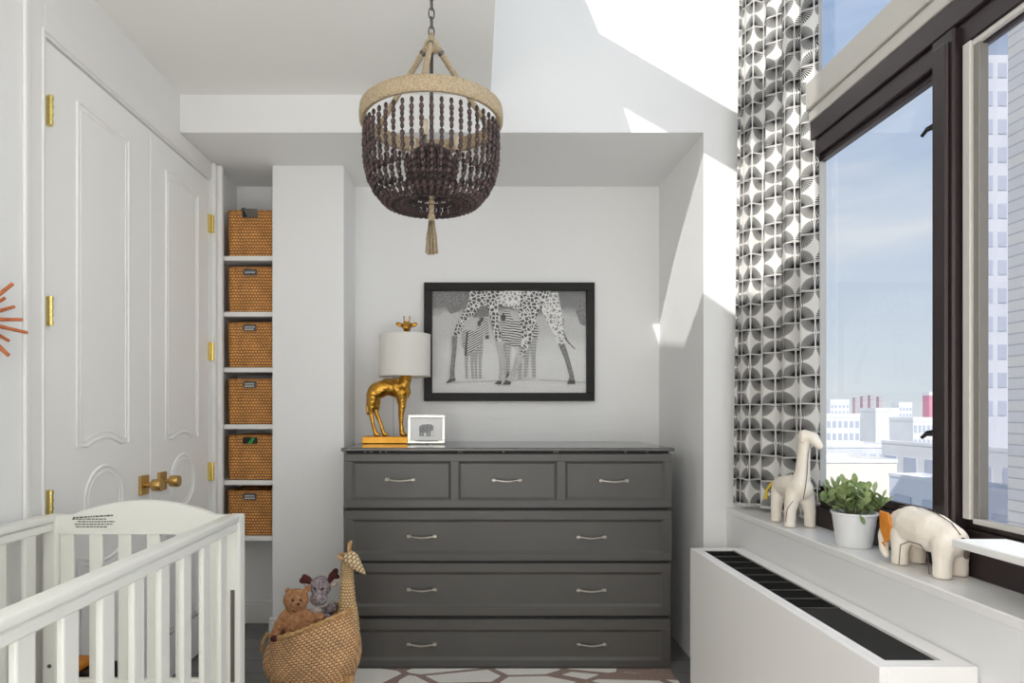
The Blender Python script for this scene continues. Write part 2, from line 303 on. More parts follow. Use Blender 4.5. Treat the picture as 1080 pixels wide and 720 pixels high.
# ------------------------------------------------------------------ mesh builder
class MB:
    def __init__(s): s.bm = bmesh.new(); s.mi = 0
    def _mark(s, n0):
        s.bm.faces.ensure_lookup_table()
        for f in s.bm.faces[n0:]: f.material_index = s.mi
    def box(s, x0, x1, y0, y1, z0, z1, bev=0, seg=1, rot=None, pivot=None):
        n0 = len(s.bm.faces)
        x0, x1 = sorted((x0, x1)); y0, y1 = sorted((y0, y1)); z0, z1 = sorted((z0, z1))
        r = bmesh.ops.create_cube(s.bm, size=1); vs_ = r['verts']
        for v in vs_:
            v.co = Vector(((x0+x1)/2+v.co.x*(x1-x0), (y0+y1)/2+v.co.y*(y1-y0), (z0+z1)/2+v.co.z*(z1-z0)))
        if bev > 0:
            es = list({e for v in vs_ for e in v.link_edges})
            rr = bmesh.ops.bevel(s.bm, geom=es, offset=min(bev, .45*min(x1-x0, y1-y0, z1-z0)), segments=seg, affect='EDGES', profile=.5)
            vs_ = list({v for f in rr['faces'] for v in f.verts} | {v for v in vs_ if v.is_valid})
        if rot is not None:
            pv = Vector(pivot) if pivot is not None else Vector(((x0+x1)/2, (y0+y1)/2, (z0+z1)/2))
            mt = Euler(rot).to_matrix()
            for v in vs_: v.co = mt @ (v.co-pv)+pv
        s._mark(n0); return vs_
    def tube(s, pts, r, seg=8, closed=False, flat=1.0):
        n0 = len(s.bm.faces)
        pts = [Vector(p) for p in pts]; n = len(pts)
        rs = r if isinstance(r, (list, tuple)) else [r]*n
        T = []
        for i in range(n):
            a = pts[(i-1) % n] if (closed or i > 0) else pts[i]; b = pts[(i+1) % n] if (closed or i < n-1) else pts[i]
            t = (b-a); T.append(t.normalized() if t.length > 1e-9 else Vector((0, 0, 1)))
        up = Vector((0, 0, 1)) if abs(T[0].z) < .9 else Vector((1, 0, 0))
        N = (up-T[0]*up.dot(T[0])).normalized(); rings = []
        for i in range(n):
            N = N-T[i]*N.dot(T[i])
            N = N.normalized() if N.length > 1e-6 else T[i].orthogonal().normalized()
            B = T[i].cross(N)
            rings.append([s.bm.verts.new(pts[i]+(N*math.cos(2*PI*k/seg)*flat+B*math.sin(2*PI*k/seg))*rs[i]) for k in range(seg)])
        m = n if closed else n-1
        for i in range(m):
            A = rings[i]; Bq = rings[(i+1) % n]
            for k in range(seg):
                s.bm.faces.new((A[k], A[(k+1) % seg], Bq[(k+1) % seg], Bq[k]))
        if not closed:
            s.bm.faces.new(rings[0][::-1]); s.bm.faces.new(rings[-1])
        s._mark(n0)
    def ell(s, c, rad, rot=None, u=16, v=10):
        n0 = len(s.bm.faces)
        r = bmesh.ops.create_uvsphere(s.bm, u_segments=u, v_segments=v, radius=1)
        mt = Euler(rot).to_matrix() if rot is not None else Matrix.Identity(3)
        if not isinstance(rad, (tuple, list)): rad = (rad,)*3
        for q in r['verts']: q.co = mt @ Vector((q.co.x*rad[0], q.co.y*rad[1], q.co.z*rad[2]))+Vector(c)
        s._mark(n0)
    def limb(s, pts, rs, seg=12):
        s.tube(pts, rs, seg)
        for p, r in zip(pts, rs): s.ell(p, r, u=12, v=8)
    def lathe(s, prof, c=(0, 0, 0), seg=32, cap=False):
        n0 = len(s.bm.faces); c = Vector(c); rings = []
        for r, z in prof:
            rings.append([s.bm.verts.new(c+Vector((r*math.cos(2*PI*k/seg), r*math.sin(2*PI*k/seg), z))) for k in range(seg)])
        for a, b in zip(rings, rings[1:]):
            for k in range(seg): s.bm.faces.new((a[k], a[(k+1) % seg], b[(k+1) % seg], b[k]))
        if cap: s.bm.faces.new(rings[0][::-1]); s.bm.faces.new(rings[-1])
        s._mark(n0)
    def prism(s, pts, d):
        """pts: coplanar outline; d: thickness vector"""
        n0 = len(s.bm.faces); d = Vector(d)
        a = [s.bm.verts.new(Vector(p)) for p in pts]; b = [s.bm.verts.new(Vector(p)+d) for p in pts]
        n = len(a)
        for i in range(n): s.bm.faces.new((a[i], a[(i+1) % n], b[(i+1) % n], b[i]))
        for t in tessellate_polygon([[Vector(p) for p in pts]]):
            for vv in ([a[t[0]], a[t[1]], a[t[2]]], [b[t[0]], b[t[2]], b[t[1]]]):
                try: s.bm.faces.new(vv)
                except ValueError: pass
        s._mark(n0)
    def grid(s, fn, nu, nv, closed=False, uvs=(1, 1), skip=None):
        n0 = len(s.bm.faces); uvl = s.bm.loops.layers.uv.verify()
        cols = nu if closed else nu+1
        V = [[s.bm.verts.new(Vector(fn(i/nu, j/nv))) for i in range(cols)] for j in range(nv+1)]
        for j in range(nv):
            for i in range(nu):
                if skip and skip((i+.5)/nu, (j+.5)/nv): continue
                q = ((i, j), (i+1, j), (i+1, j+1), (i, j+1))
                f = s.bm.faces.new([V[b][a % cols] for a, b in q])
                for lp, (a, b) in zip(f.loops, q): lp[uvl].uv = (a/nu*uvs[0], b/nv*uvs[1])
        s._mark(n0)
    def build(s, name, m, parent=None, smooth=False, origin=None, fix=True, angle=None):
        bm = s.bm
        if fix: bmesh.ops.recalc_face_normals(bm, faces=bm.faces)
        off = Vector((0, 0, 0))
        if parent is not None:
            q = parent
            while q is not None: off += q.location; q = q.parent
        elif origin is not None: off = Vector(origin)
        else:
            xs = [v.co.x for v in bm.verts]; ys = [v.co.y for v in bm.verts]; zs = [v.co.z for v in bm.verts]
            off = Vector(((min(xs)+max(xs))/2, (min(ys)+max(ys))/2, min(zs)))
        for v in bm.verts: v.co -= off
        me = bpy.data.meshes.new(name); bm.to_mesh(me); bm.free()
        for mm in (m if isinstance(m, (list, tuple)) else [m]): me.materials.append(mm)
        if smooth:
            for p in me.polygons: p.use_smooth = True
            if angle: me.set_sharp_from_angle(angle=math.radians(angle))
        o = bpy.data.objects.new(name, me); COL.objects.link(o)
        if parent is not None: o.parent = parent
        else: o.location = off
        return o

def thing(name, label, cat, loc=(0, 0, 0), group=None, rz=0):
    o = bpy.data.objects.new(name, None); COL.objects.link(o); o.location = loc; o.rotation_euler = (0, 0, rz)
    o.empty_display_size = .05
    if label: o['label'] = label
    if cat: o['category'] = cat
    if group: o['group'] = group
    return o
def tag(o, label, cat, group=None, kind=None):
    o['label'] = label; o['category'] = cat
    if group: o['group'] = group
    if kind: o['kind'] = kind
    return o
def struct(o, kind='structure'): o['kind'] = kind; return o
def remesh(o, vox, smooth=4, disp=None):
    r = o.modifiers.new('remesh', 'REMESH'); r.mode = 'VOXEL'; r.voxel_size = vox; r.use_smooth_shade = True
    s_ = o.modifiers.new('smooth', 'SMOOTH'); s_.factor = .5; s_.iterations = smooth
    if disp:
        t = bpy.data.textures.new('fur', 'CLOUDS'); t.noise_scale = disp[0]
        d = o.modifiers.new('fur', 'DISPLACE'); d.texture = t; d.strength = disp[1]; d.mid_level = .5; d.texture_coords = 'LOCAL'
    return o

# ------------------------------------------------------------------ room shell
XL = -1.294; XR = 1.29; P1 = 2.796; P2 = 3.17; P3 = 3.467; ZS = 2.378; ZC = 2.544; ZH = 3.6; YB = -1.8
XD = .072; JX = 1.01; CX0 = -1.007; CX1 = -.65; SILL = .73; XS = 1.11

b = MB(); b.box(XL-.2, 1.5, YB-.1, P3+.15, -.05, 0); struct(b.build('floor', M['floor'], origin=(0, 0, 0)))
# left wall with the opening of the double closet
DY0, DY1, DZ = 1.92, 3.12, 2.285
b = MB()
b.box(XL-.15, XL, YB, DY0, 0, ZC); b.box(XL-.15, XL, DY0, DY1, DZ, ZC); b.box(XL-.15, XL, DY1, P3, 0, ZC)
b.box(XL-.15, XL-.1, DY0, DY1, 0, DZ)
struct(b.build('wall_left', M['wall']))
# back wall: niche back, column, beam face, right pier
b = MB()
b.box(XL-.15, 1.5, P3, P3+.12, 0, ZS)
struct(b.build('wall_back', M['wall']))
b = MB()
b.box(CX0, CX1, P2, P3, 0, ZS, .002)
struct(b.build('wall_column', M['wall']))
b = MB()
b.box(XL-.15, 1.5, P1, P3+.12, ZS, ZH)
struct(b.build('wall_beam', M['wall']))
b = MB()
b.box(JX, 1.5, P1, P3, 0, ZS, .0)
struct(b.build('wall_pier', M['wall']))
b = MB()
b.box(XL-.15, 1.5, YB-.12, YB, 0, ZH+.05)
struct(b.build('wall_rear', M['wall']))
# dropped ceiling and its fascia
b = MB(); b.box(XL-.15, XD, YB, P1, ZC, ZC+.1); b.box(XD-.1, XD, YB, P1, ZC+.1, ZH+.05)
struct(b.build('ceiling', M['ceiling']))
# unseen high ceiling; two openings added and shaped to cast the sun patches
def sun_cut_pts(poly):
    out = []
    for X, Z in poly:
        t = (ZH-Z)/2.05; out.append(Vector((X-.767*t, P1-1.83*t, ZH)))
    return out
polyA = [(.551, 2.815), (1.45, 2.815-.899*.58), (1.45, 3.5), (.275, 3.5)]
polyB = [(.659, 2.486), (1.45, 2.036), (1.45, 1.36), (1.01, 1.676), (.904, 1.755)]
def cut_high_ceiling():
    bm = bmesh.new(); es = []
    outer = [Vector((XD-.1, YB, ZH)), Vector((1.5, YB, ZH)), Vector((1.5, P1+.1, ZH)), Vector((XD-.1, P1+.1, ZH))]
    for loop in (outer, sun_cut_pts(polyA), sun_cut_pts(polyB)):
        vv = [bm.verts.new(p) for p in loop]
        for i in range(len(vv)): es.append(bm.edges.new((vv[i], vv[(i+1) % len(vv)])))
    bmesh.ops.triangle_fill(bm, use_beauty=True, use_dissolve=False, edges=es)
    me = bpy.data.meshes.new('ceiling_high'); bm.to_mesh(me); bm.free(); me.materials.append(M['ceiling'])
    o = bpy.data.objects.new('ceiling_high', me); COL.objects.link(o); return o
struct(cut_high_ceiling())
# window wall: below the sill, beside and above the window
WY0, WY1 = .25, 2.43
b = MB()
b.box(XS, 1.5, YB, P1, 0, SILL-.025)
b.box(XR, 1.318, WY1, P1, SILL-.025, ZH)
b.box(XR, 1.5, YB, WY0, SILL-.025, ZH)
b.box(XR, 1.5, WY0, WY1, 3.5, ZH)
struct(b.build('wall_right', M['wall']))
b = MB(); b.box(XS-.004, XR+.01, YB, P1, SILL-.025, SILL, .003)
struct(b.build('trim_1', M['white']))      # window stool
# baseboards
def baseboard(name, x0, x1, y0, y1):
    b = MB(); b.box(x0, x1, y0, y1, 0, .105, .003); 
    if x1-x0 > y1-y0: b.box(x0, x1, y0+.006, y1, .105, .125, .004)
    else: b.box(x0+.0, x1-.006, y0, y1, .105, .125, .004)
    struct(b.build(name, M['trim']))
baseboard('baseboard_nook', XL, CX0, P3-.018, P3)
baseboard('baseboard_column', CX0-.012, CX1, P2-.018, P2)
baseboard('baseboard_left', XL, XL+.016, YB, 1.82)
# closet casing
b = MB()
for (y0, y1) in ((1.825, 1.905), ):
    b.box(XL, XL+.006, y0, y1, 0, 2.37, .002); b.box(XL, XL+.012, y0-.008, y0+.014, 0, 2.38, .004, 2); b.box(XL, XL+.010, y1-.012, y1, 0, 2.30, .003)
b.box(XL, XL+.006, 1.905, DY1, 2.295, 2.372, .002)
struct(b.build('trim_2', M['trim']))
b = MB()
b.box(XL, XL+.022, DY1+.002, DY1+.035, 0, ZS-.003, .004); b.box(XL, XL+.041, DY1+.035, DY1+.065, 0, ZS-.003, .004)
struct(b.build('trim_3', M['trim']))

# closet doors
def arc(cy, cz, r, a0, a1, n, x):
    return [(x, cy+r*math.cos(math.radians(a0+(a1-a0)*i/n)), cz+r*math.sin(math.radians(a0+(a1-a0)*i/n))) for i in range(n+1)]
def closet_door(n, y0, y1, hinge_y, knob_y):
    root = bpy.data.objects.new('door_%d' % n, None); COL.objects.link(root); root.location = (XL-.02, (y0+y1)/2, 0); struct(root)
    xf = XL-.006
    b = MB(); b.box(xf-.036, xf, y0+.002, y1-.002, .008, DZ-.004, .003)
    b.build('door_leaf', M['door'], root)
    cy = (y0+y1)/2; hw = .155; cz = .845
    # carved mouldings: tall panel with a scooped foot, round medallion, lower panel with a scooped head
    for k, (g, rr) in enumerate(((0, .0058), (.020, .0032))):
        b = MB(); w = hw-g
        up = [(xf, cy-w, 2.165-g), (xf, cy+w, 2.165-g), (xf, cy+w, 1.035+g)] + arc(cy, cz, .215+g, 62, 118, 12, xf) + [(xf, cy-w, 1.035+g)]
        lo = [(xf, cy-w, .20+g), (xf, cy+w, .20+g), (xf, cy+w, .665-g)] + arc(cy, cz, .215+g, -62, -118, 12, xf) + [(xf, cy-w, .665-g)]
        b.tube(up, rr, 8, True); b.tube(lo, rr, 8, True)
        b.tube(arc(cy, cz, .115-g, 0, 354, 40, xf), rr, 8, True)
        b.build('panel_moulding', M['door'], root, smooth=True, angle=50)
    # hinges
    for hz in (2.055, 1.44, .82):
        b = MB(); s_ = 1 if hinge_y < cy else -1
        if n == 1: hzz = {2.055: 2.063, 1.44: 1.455, .82: .868}[hz]
        else: hzz = {2.055: 2.07, 1.44: 1.445, .82: .858}[hz]
        b.tube([(XL+.012, hinge_y, hzz-.044), (XL+.012, hinge_y, hzz+.044)], .0065, 10)
        for q in range(4): b.tube([(XL+.012, hinge_y, hzz-.040+q*.024), (XL+.012, hinge_y, hzz-.031+q*.024)], .0078, 10)
        b.box(XL-.006, XL+.008, hinge_y-.003, hinge_y+s_*.016, hzz-.044, hzz+.044, .001)
        b.build('hinge', M['brassl'], root, smooth=True, angle=40)
    kz = .862
    b = MB()
    b.box(xf, xf+.01, knob_y-.032, knob_y+.032, kz-.038, kz+.038, .002)
    kb = b.build('knob_plate', M['brass'], root)
    b = MB()
    b.tube([(xf+.01, knob_y, kz), (xf+.042, knob_y, kz)], .010, 16)
    b.tube([(xf+.040, knob_y, kz), (xf+.042, knob_y, kz), (xf+.074, knob_y, kz), (xf+.076, knob_y, kz)], [.022, .024, .024, .0225], 28)
    b.build('knob', M['brass'], root, smooth=True, angle=40)
SEAM = 2.55
closet_door(1, DY0, SEAM, DY0+.004, SEAM-.058)
closet_door(2, SEAM, DY1, DY1-.004, SEAM+.058+.03)

# ------------------------------------------------------------------ window
def window():
    root = bpy.data.objects.new('window_1', None); COL.objects.link(root); root.location = (XR, 1.34, SILL); struct(root)
    X0, X1 = 1.262, 1.318
    b = MB()
    b.box(X0, X1, WY0, 2.40, SILL, .80, .003); b.box(X0+.022, X1, WY0, 2.40, .80, .845, .003); b.box(X0+.036, X1, WY0, 2.40, .845, .872, .002)
    b.build('bottom_rail', M['frame'], root)
    b = MB()
    b.box(X0+.03, X1, WY0, 2.40, 2.085, 2.105, .002); b.box(X0+.012, X1, WY0, 2.40, 2.105, 2.165, .003); b.box(X0, X1, WY0, 2.40, 2.165, 2.235, .003)
    b.build('head_rail', M['frame'], root)
    b = MB(); b.box(X0-.004, X1, WY0, 2.40, 2.235, 2.275, .003); b.box(X0-.012, X1, WY0, 2.40, 2.283, 2.385, .004)
    b.box(X0+.004, X1, WY0, 2.40, 2.275, 2.283)
    b.build('transom', M['band'], root)
    b = MB(); b.box(X0-.002, X1, 2.40, 2.43, SILL, 3.5, .003); b.box(X0+.022, X1, 2.375, 2.40, .872, 2.085, .002)
    b.build('side_frame', M['alu'], root)
    b = MB(); b.box(X0-.006, X1, 1.665, 1.745, .80, 2.16, .005); b.box(X0-.016, X0-.006, 1.68, 1.73, .85, 2.13, .003)
    b.build('mullion', M['frame'], root)
    b = MB(); b.box(X0+.012, X0+.04, 1.632, 1.658, .872, 2.105, .002); b.box(X0+.018, X0+.04, .29, 1.632, .862, .877, .002); b.box(X0+.018, X0+.04, .29, 1.632, 2.09, 2.105, .002)
    b.build('sash_frame', M['alu'], root)
    b = MB(); b.box(X0+.02, X0+.045, 1.612, 1.632, .877, 2.09, .002)
    b.build('sash_seal', M['seal'], root)
    for nm, y0, y1, z0, z1, m in (('pane', 1.745, 2.378, .87, 2.09, 'glass'), ('pane', .29, 1.62, .87, 2.09, 'glass2'), ('pane', WY0, 2.40, 2.385, 3.5, 'glass')):
        b = MB(); v = [b.bm.verts.new(p) for p in ((1.305, y0, z0), (1.305, y1, z0), (1.305, y1, z1), (1.305, y0, z1))]; b.bm.faces.new(v)
        b.build(nm, M[m], root)
    for px, py in ((967, 141), (986, 461)):
        p = P(px, py, 1.29*F/(px-VX+14)); z = p.z
        b = MB(); y = 1.765
        b.tube([(1.30, 1.75, z), (1.285, 1.765, z+.006), (1.275, 1.79, z+.006), (1.272, 1.805, z-.004)], .005, 8)
        b.tube([(1.30, 1.75, z+.014), (1.287, 1.765, z+.018), (1.276, 1.79, z+.012), (1.272, 1.805, z-.004)], .004, 8)
        b.build('latch', M['black'], root, smooth=True)
window()

# ------------------------------------------------------------------ nook shelves
SHZ = [1.921, 1.640, 1.360, 1.074, .793, .512]
shn = ['top', 'second', 'third', 'fourth', 'fifth', 'lowest']
SHF = P2+.022
for i, z in enumerate(SHZ):
    b = MB(); b.box(XL+.001, CX0-.001, SHF, P3-.001, z-.012, z+.012, .002)
    o = b.build('closet_shelf', M['shelf'])
    t = ['white fixed shelf carrying the uppermost wicker basket, which holds dark cloth', 'white fixed shelf below the first basket, second shelf from top of the nook',
         'white fixed shelf, third from top of the narrow nook', 'white fixed shelf, fourth from top of the narrow nook',
         'white fixed shelf carrying the basket with green showing through its grip', 'lowest white nook shelf with open space and baseboard below'][i]
    tag(o, t, 'shelf', 'shelves of the narrow closet nook')

# storage baskets
def make_basket():
    root = thing('storage_basket', 'x', 'basket', group='woven storage baskets in the nook')
    W, D, H, r = .236, .24, .232, .02
    def per(u, w, d):
        # rounded square, u 0..1 starting middle of the front face (-y)
        L = 2*(w+d); s_ = (u % 1)*L
        pts = [(w/2, 'x+'), (d, 'y+'), (w, 'x-'), (d, 'y-'), (w/2, 'x+')]
        x, y = 0, -d/2
        for ln, k in pts:
            q = min(s_, ln)
            if k == 'x+': x += q
            elif k == 'x-': x -= q
            elif k == 'y+': y += q
            else: y -= q
            s_ -= q
            if s_ <= 0: break
        return x, y
    def fo(u, v):
        x, y = per(u, W, D); k = 1-.03*(1-v)
        w = .0016*math.sin(u*2*PI*44+(int(v*17) % 2)*PI)
        x *= k; y *= k; n = Vector((x, y, 0)).normalized()
        # round the corners
        ex, ey = max(abs(x)-(W/2*k-r), 0), max(abs(y)-(D/2*k-r), 0)
        if ex > 0 and ey > 0:
            l_ = math.hypot(ex, ey)
            if l_ > r: x = math.copysign(W/2*k-r+ex/l_*r, x); y = math.copysign(D/2*k-r+ey/l_*r, y)
        return (x+n.x*w, y+n.y*w, .004+v*(H-.008))
    def fi(u, v):
        x, y, z = fo(u, v); return (x*.93, y*.93, z)
    b = MB()
    b.grid(fo, 176, 34, True, (4.2, 1)); b.grid(fi, 44, 4, True, (4.2, 1))
    b.box(-W/2*.93, W/2*.93, -D/2*.93, D/2*.93, 0, .006)
    o = b.build('basket_wall', M['seagrass'], root, smooth=True, fix=True)
    b = MB(); b.tube([Vector(fo(i/64, 1))*Vector((1, 1, 1)) if False else Vector((fo(i/64, 1)[0]*.97, fo(i/64, 1)[1]*.97, H-.005)) for i in range(64)], .0075, 8, True)
    b.build('basket_rim', M['grassrim'], root, smooth=True)
    return root
def basket_extra(root, kind):
    y = -.124
    if kind == 'tag' or kind == 'tag1':
        b = MB(); b.box(-.033, .033, y-.004, y+.002, .188, .220, .002); t = b.build('label_holder', M['tag'], None, origin=(0, 0, 0)); t.parent = root
        b = MB()
        rows = ((.208, .196) if kind == 'tag' else (.203,))
        for z in rows:
            x = -.024
            while x < .022:
                w = random.uniform(.004, .009); b.box(x, x+w, y-.0052, y-.004, z-.0028, z+.0028); x += w+.0025
        c = b.build('label_writing', M['chalk'], None, origin=(0, 0, 0)); c.parent = t
    elif kind == 'hole':
        b = MB(); b.box(-.036, .036, y-.002, y+.006, .188, .222, .002); t = b.build('hand_hole', M['dark'], None, origin=(0, 0, 0)); t.parent = root
        b = MB(); b.prism([(-.012, y-.004, .190), (.010, y-.004, .190), (.026, y-.004, .219), (.012, y-.004, .219)], (0, .003, 0))
        c = b.build('cloth_edge', M['green'], None, origin=(0, 0, 0)); c.parent = root; c['label'] = 'bright green cloth seen through the grip hole'
    elif kind == 'notch':
        b = MB(); b.box(-.040, .038, y-.003, y+.004, .196, .239, .002); t = b.build('grip_notch', M['iron'], None, origin=(0, 0, 0)); t.parent = root; t['label'] = 'grey open grip notch'
        b = MB(); b.prism([(-.034, y-.005, .197), (-.012, y-.005, .197), (-.030, y-.005, .232), (-.036, y-.005, .232)], (0, .003, 0))
        c = b.build('cloth_edge', M['navy'], None, origin=(0, 0, 0)); c.parent = root
def copy_tree(o, parent=None):
    c = o.copy(); COL.objects.link(c)
    if parent is not None: c.parent = parent
    for ch in list(o.children): copy_tree(ch, c)
    return c
proto = make_basket()
spec = [(260.5, 'notch', .0, 'woven seagrass basket on the top shelf with a notched front and dark cloth poking out'),
        (259.5, 'tag1', .03, 'woven seagrass basket on the second shelf with a one-line grey label'),
        (259.0, 'tag', -.02, 'woven seagrass basket on the third shelf with a grey two-line label'),
        (261.5, 'tag', .0, 'woven seagrass basket on the fourth shelf, second above the green-cloth one by one shelf'),
        (261.8, 'hole', .0, 'woven seagrass basket with green cloth showing in its grip hole'),
        (260.8, 'tag', -.02, 'lowest woven seagrass basket, just above the open bottom of the nook')]
spec[3] = (261.5, 'tag', .0, 'woven seagrass basket directly above the one with green in its grip')
roots = [proto]+[copy_tree(proto) for _ in range(5)]
for i, (px, kind, rz, lab) in enumerate(spec):
    r = roots[i]; yc = SHF+.004+.124+.008
    r.location = (min(max((px-VX)/F*(SHF+.01), -1.1305), -1.1295), yc, SHZ[i]+.0125); r.rotation_euler = (0, 0, rz*.35)
    r.scale = (1, 1, [1, .98, .98, .98, .97, .97][i])
    r['label'] = lab; basket_extra(r, kind)
# dark cloth over the rim of the top basket
b = MB(); p = roots[0].location
b.prism([(p.x-.09, p.y-.06, p.z+.236), (p.x-.02, p.y-.06, p.z+.236), (p.x-.045, p.y-.06, p.z+.262), (p.x-.06, p.y-.06, p.z+.266)], (0, .10, 0))
b.box(p.x-.09, p.x+.0, p.y-.06, p.y+.04, p.z+.18, p.z+.237, .004)
tag(b.build('folded_cloth', M['navy']), 'dark navy cloth peeking above the rim of the top basket', 'cloth')

# ------------------------------------------------------------------ dresser
def dresser():
    Yf = 2.843; s_ = F/Yf
    zy = lambda y: CH-(y-VY)/s_
    xx = lambda x: (x-VX)/s_
    root = thing('dresser', 'wide charcoal dresser with three-panel top drawer standing in the alcove', 'dresser', (.152, 3.15, 0))
    xl, xr = xx(362.5), xx(708.5)
    b = MB()
    b.box(xl+.006, xr-.006, Yf+.022, P3-.02, .0, zy(476.5))
    for z in (537.5, 592.2, 650.5): pass
    b.build('carcass', M['dresser'], root)
    b = MB(); b.box(xl+.01, xr-.01, Yf+.016, Yf+.03, .03, zy(476)); b.build('drawer_shadow_gap', M['dark'], root)
    b = MB(); b.box(xx(360), xx(710.5), Yf-.012, P3-.012, zy(475.6), zy(472), .003); b.build('top', M['dressertop'], root)
    # little stones of hinge hardware under the top lip
    for px in (385, 391, 401, 407, 484, 487, 531, 585, 588, 660, 683):
        b = MB(); b.ell((xx(px), Yf+.006, zy(476.6)), (.006, .006, .003), u=8, v=6); b.build('glide', M['nickel'], root, smooth=True)
    def front(x0, x1, y0, y1, panels, handles, proud=0):
        z1, z0 = zy(y0), zy(y1); X0, X1 = xx(x0), xx(x1); yf = Yf-proud
        b = MB()
        ps = [(xx(a), xx(c), zy(d), zy(e)) for a, c, e, d in panels]   # x0,x1,z0,z1
        pz0, pz1 = ps[0][2], ps[0][3]
        b.box(X0, X1, yf, yf+.02, pz1, z1, .0015); b.box(X0, X1, yf, yf+.02, z0, pz0, .0015)
        xs = [X0]+[v for p in ps for v in p[:2]]+[X1]
        for a, c in zip(xs[::2], xs[1::2]): b.box(a, c, yf, yf+.02, pz0, pz1)
        for (a, c, d, e) in ps:
            w = .012; i = .010
            q = [(a, yf, d), (c, yf, d), (c, yf, e), (a, yf, e)]
            q2 = [(a+w, yf+i, d+w), (c-w, yf+i, d+w), (c-w, yf+i, e-w), (a+w, yf+i, e-w)]
            A = [b.bm.verts.new(v) for v in q]; B = [b.bm.verts.new(v) for v in q2]
            for k in range(4): b.bm.faces.new((A[k], A[(k+1) % 4], B[(k+1) % 4], B[k]))
            b.bm.faces.new(B)
        dr = b.build('drawer', M['dresser'], root, fix=False)
        bm = bmesh.new(); bm.from_mesh(dr.data); bmesh.ops.recalc_face_normals(bm, faces=bm.faces); bm.to_mesh(dr.data); bm.free()
        for hx, hy in handles:
            X, Z = xx(hx), zy(hy); b = MB()
            pts = [(X+t*.058, yf+.010-.024+.007*(abs(t)**2), Z-.003+.006*abs(t)**1.5) for t in [-1+i/8 for i in range(17)]]
            b.tube(pts, [.0065 if abs(i-8) > 6 else .0045+.001*(i % 2) for i in range(17)], 10, flat=.8)
            for sgn in (-1, 1):
                b.box(X+sgn*.058-.009, X+sgn*.058+.009, yf-.012, yf+.011, Z-.005, Z+.009, .002)
            b.build('handle', M['nickel'], dr, smooth=True, angle=40)
    front(363, 708.5, 478.5, 535.3, [(371.4, 475.7, 486.4, 527.2), (483.3, 587.6, 486.4, 527.2), (596.2, 701, 486.4, 527.2)], [(422, 506), (534.5, 506.5), (647, 507)])
    front(363, 708.5, 538.3, 591.3, [(371.4, 700, 548, 583.7)], [(445, 565.7), (623.5, 566.3)])
    front(363, 707.5, 594.0, 649.2, [(371.4, 699, 603.6, 639.6)], [(445, 621.6), (623.5, 622.3)])
    front(364, 707, 652.8, 703.5, [(372, 697.5, 664, 695.8)], [(445, 679), (623.5, 679)], .004)
dresser()

# ------------------------------------------------------------------ heater cabinet
def heater():
    s0, y0, y1 = .56, 0, 0
    Xa, Xb = .889, 1.106; zt = .59; Yf, Yn = 2.614, 1.392
    root = thing('heater_cabinet', 'long white heater cabinet with black top grille under the window', 'heater', ((Xa+Xb)/2, (Yf+Yn)/2, 0))
    b = MB()
    b.box(Xa, Xa+.018, Yn, Yf, 0, zt, .002); b.box(Xa+.018, Xb, Yn, Yn+.018, 0, zt, .002); b.box(Xa+.018, Xb, Yf-.018, Yf, 0, zt, .002)
    b.box(Xb-.018, Xb, Yn+.018, Yf-.018, 0, zt)
    gx0, gx1 = Xa+.037, Xa+.165; gy0, gy1 = Yn+.040, Yf-.03
    b.box(Xa+.018, gx0, Yn+.018, Yf-.018, zt-.02, zt); b.box(gx1, Xb-.018, Yn+.018, Yf-.018, zt-.02, zt)
    b.box(gx0, gx1, Yn+.018, gy0, zt-.02, zt); b.box(gx0, gx1, gy1, Yf-.018, zt-.02, zt)
    b.build('casing', M['casing'], root)
    b = MB(); b.box(gx0, gx1, gy0, gy1, zt-.05, zt-.035); b.build('grille_well', M['dark'], root)
    # solid black lid over the near third, slatted grille beyond
    ym = gy0+.40
    b = MB(); b.box(gx0+.002, gx1-.002, gy0+.002, ym-.004, zt-.014, zt-.006, .001); b.build('control_lid', M['lid'], root)
    b = MB()
    y = ym
    k = 0
    while y < gy1-.008:
        b.box(gx0+.002, gx1-.002, y, y+.004, zt-.02, zt-.007); y += .0105; k += 1
    b.build('grille_slats', M['grille'], root)
    b = MB(); n = 8
    for i in range(n+1):
        yy = ym+(gy1-.006-ym)*i/n; b.box(gx0, gx1, yy-.002, yy+.002, zt-.02, zt-.005)
    b.box(gx0, gx0+.004, ym, gy1, zt-.02, zt-.005); b.box(gx1-.004, gx1, ym, gy1, zt-.02, zt-.005)
    b.build('grille_ribs', M['iron'], root)
heater()

# raised white board at the right edge
b = MB(); b.box(1.127, 1.256, .70, 1.5, .832, .85, .002)
rt = thing('window_ledge_board', 'white board raised over the sill at the right edge, above the toy elephant', 'shelf', (1.19, 1.1, SILL))
b.build('board', M['white'], rt)
b = MB(); b.box(1.14, 1.25, .80, .83, SILL, .832, .002); b.box(1.14, 1.25, 1.15, 1.18, SILL, .832, .002); b.build('support', M['white'], rt)

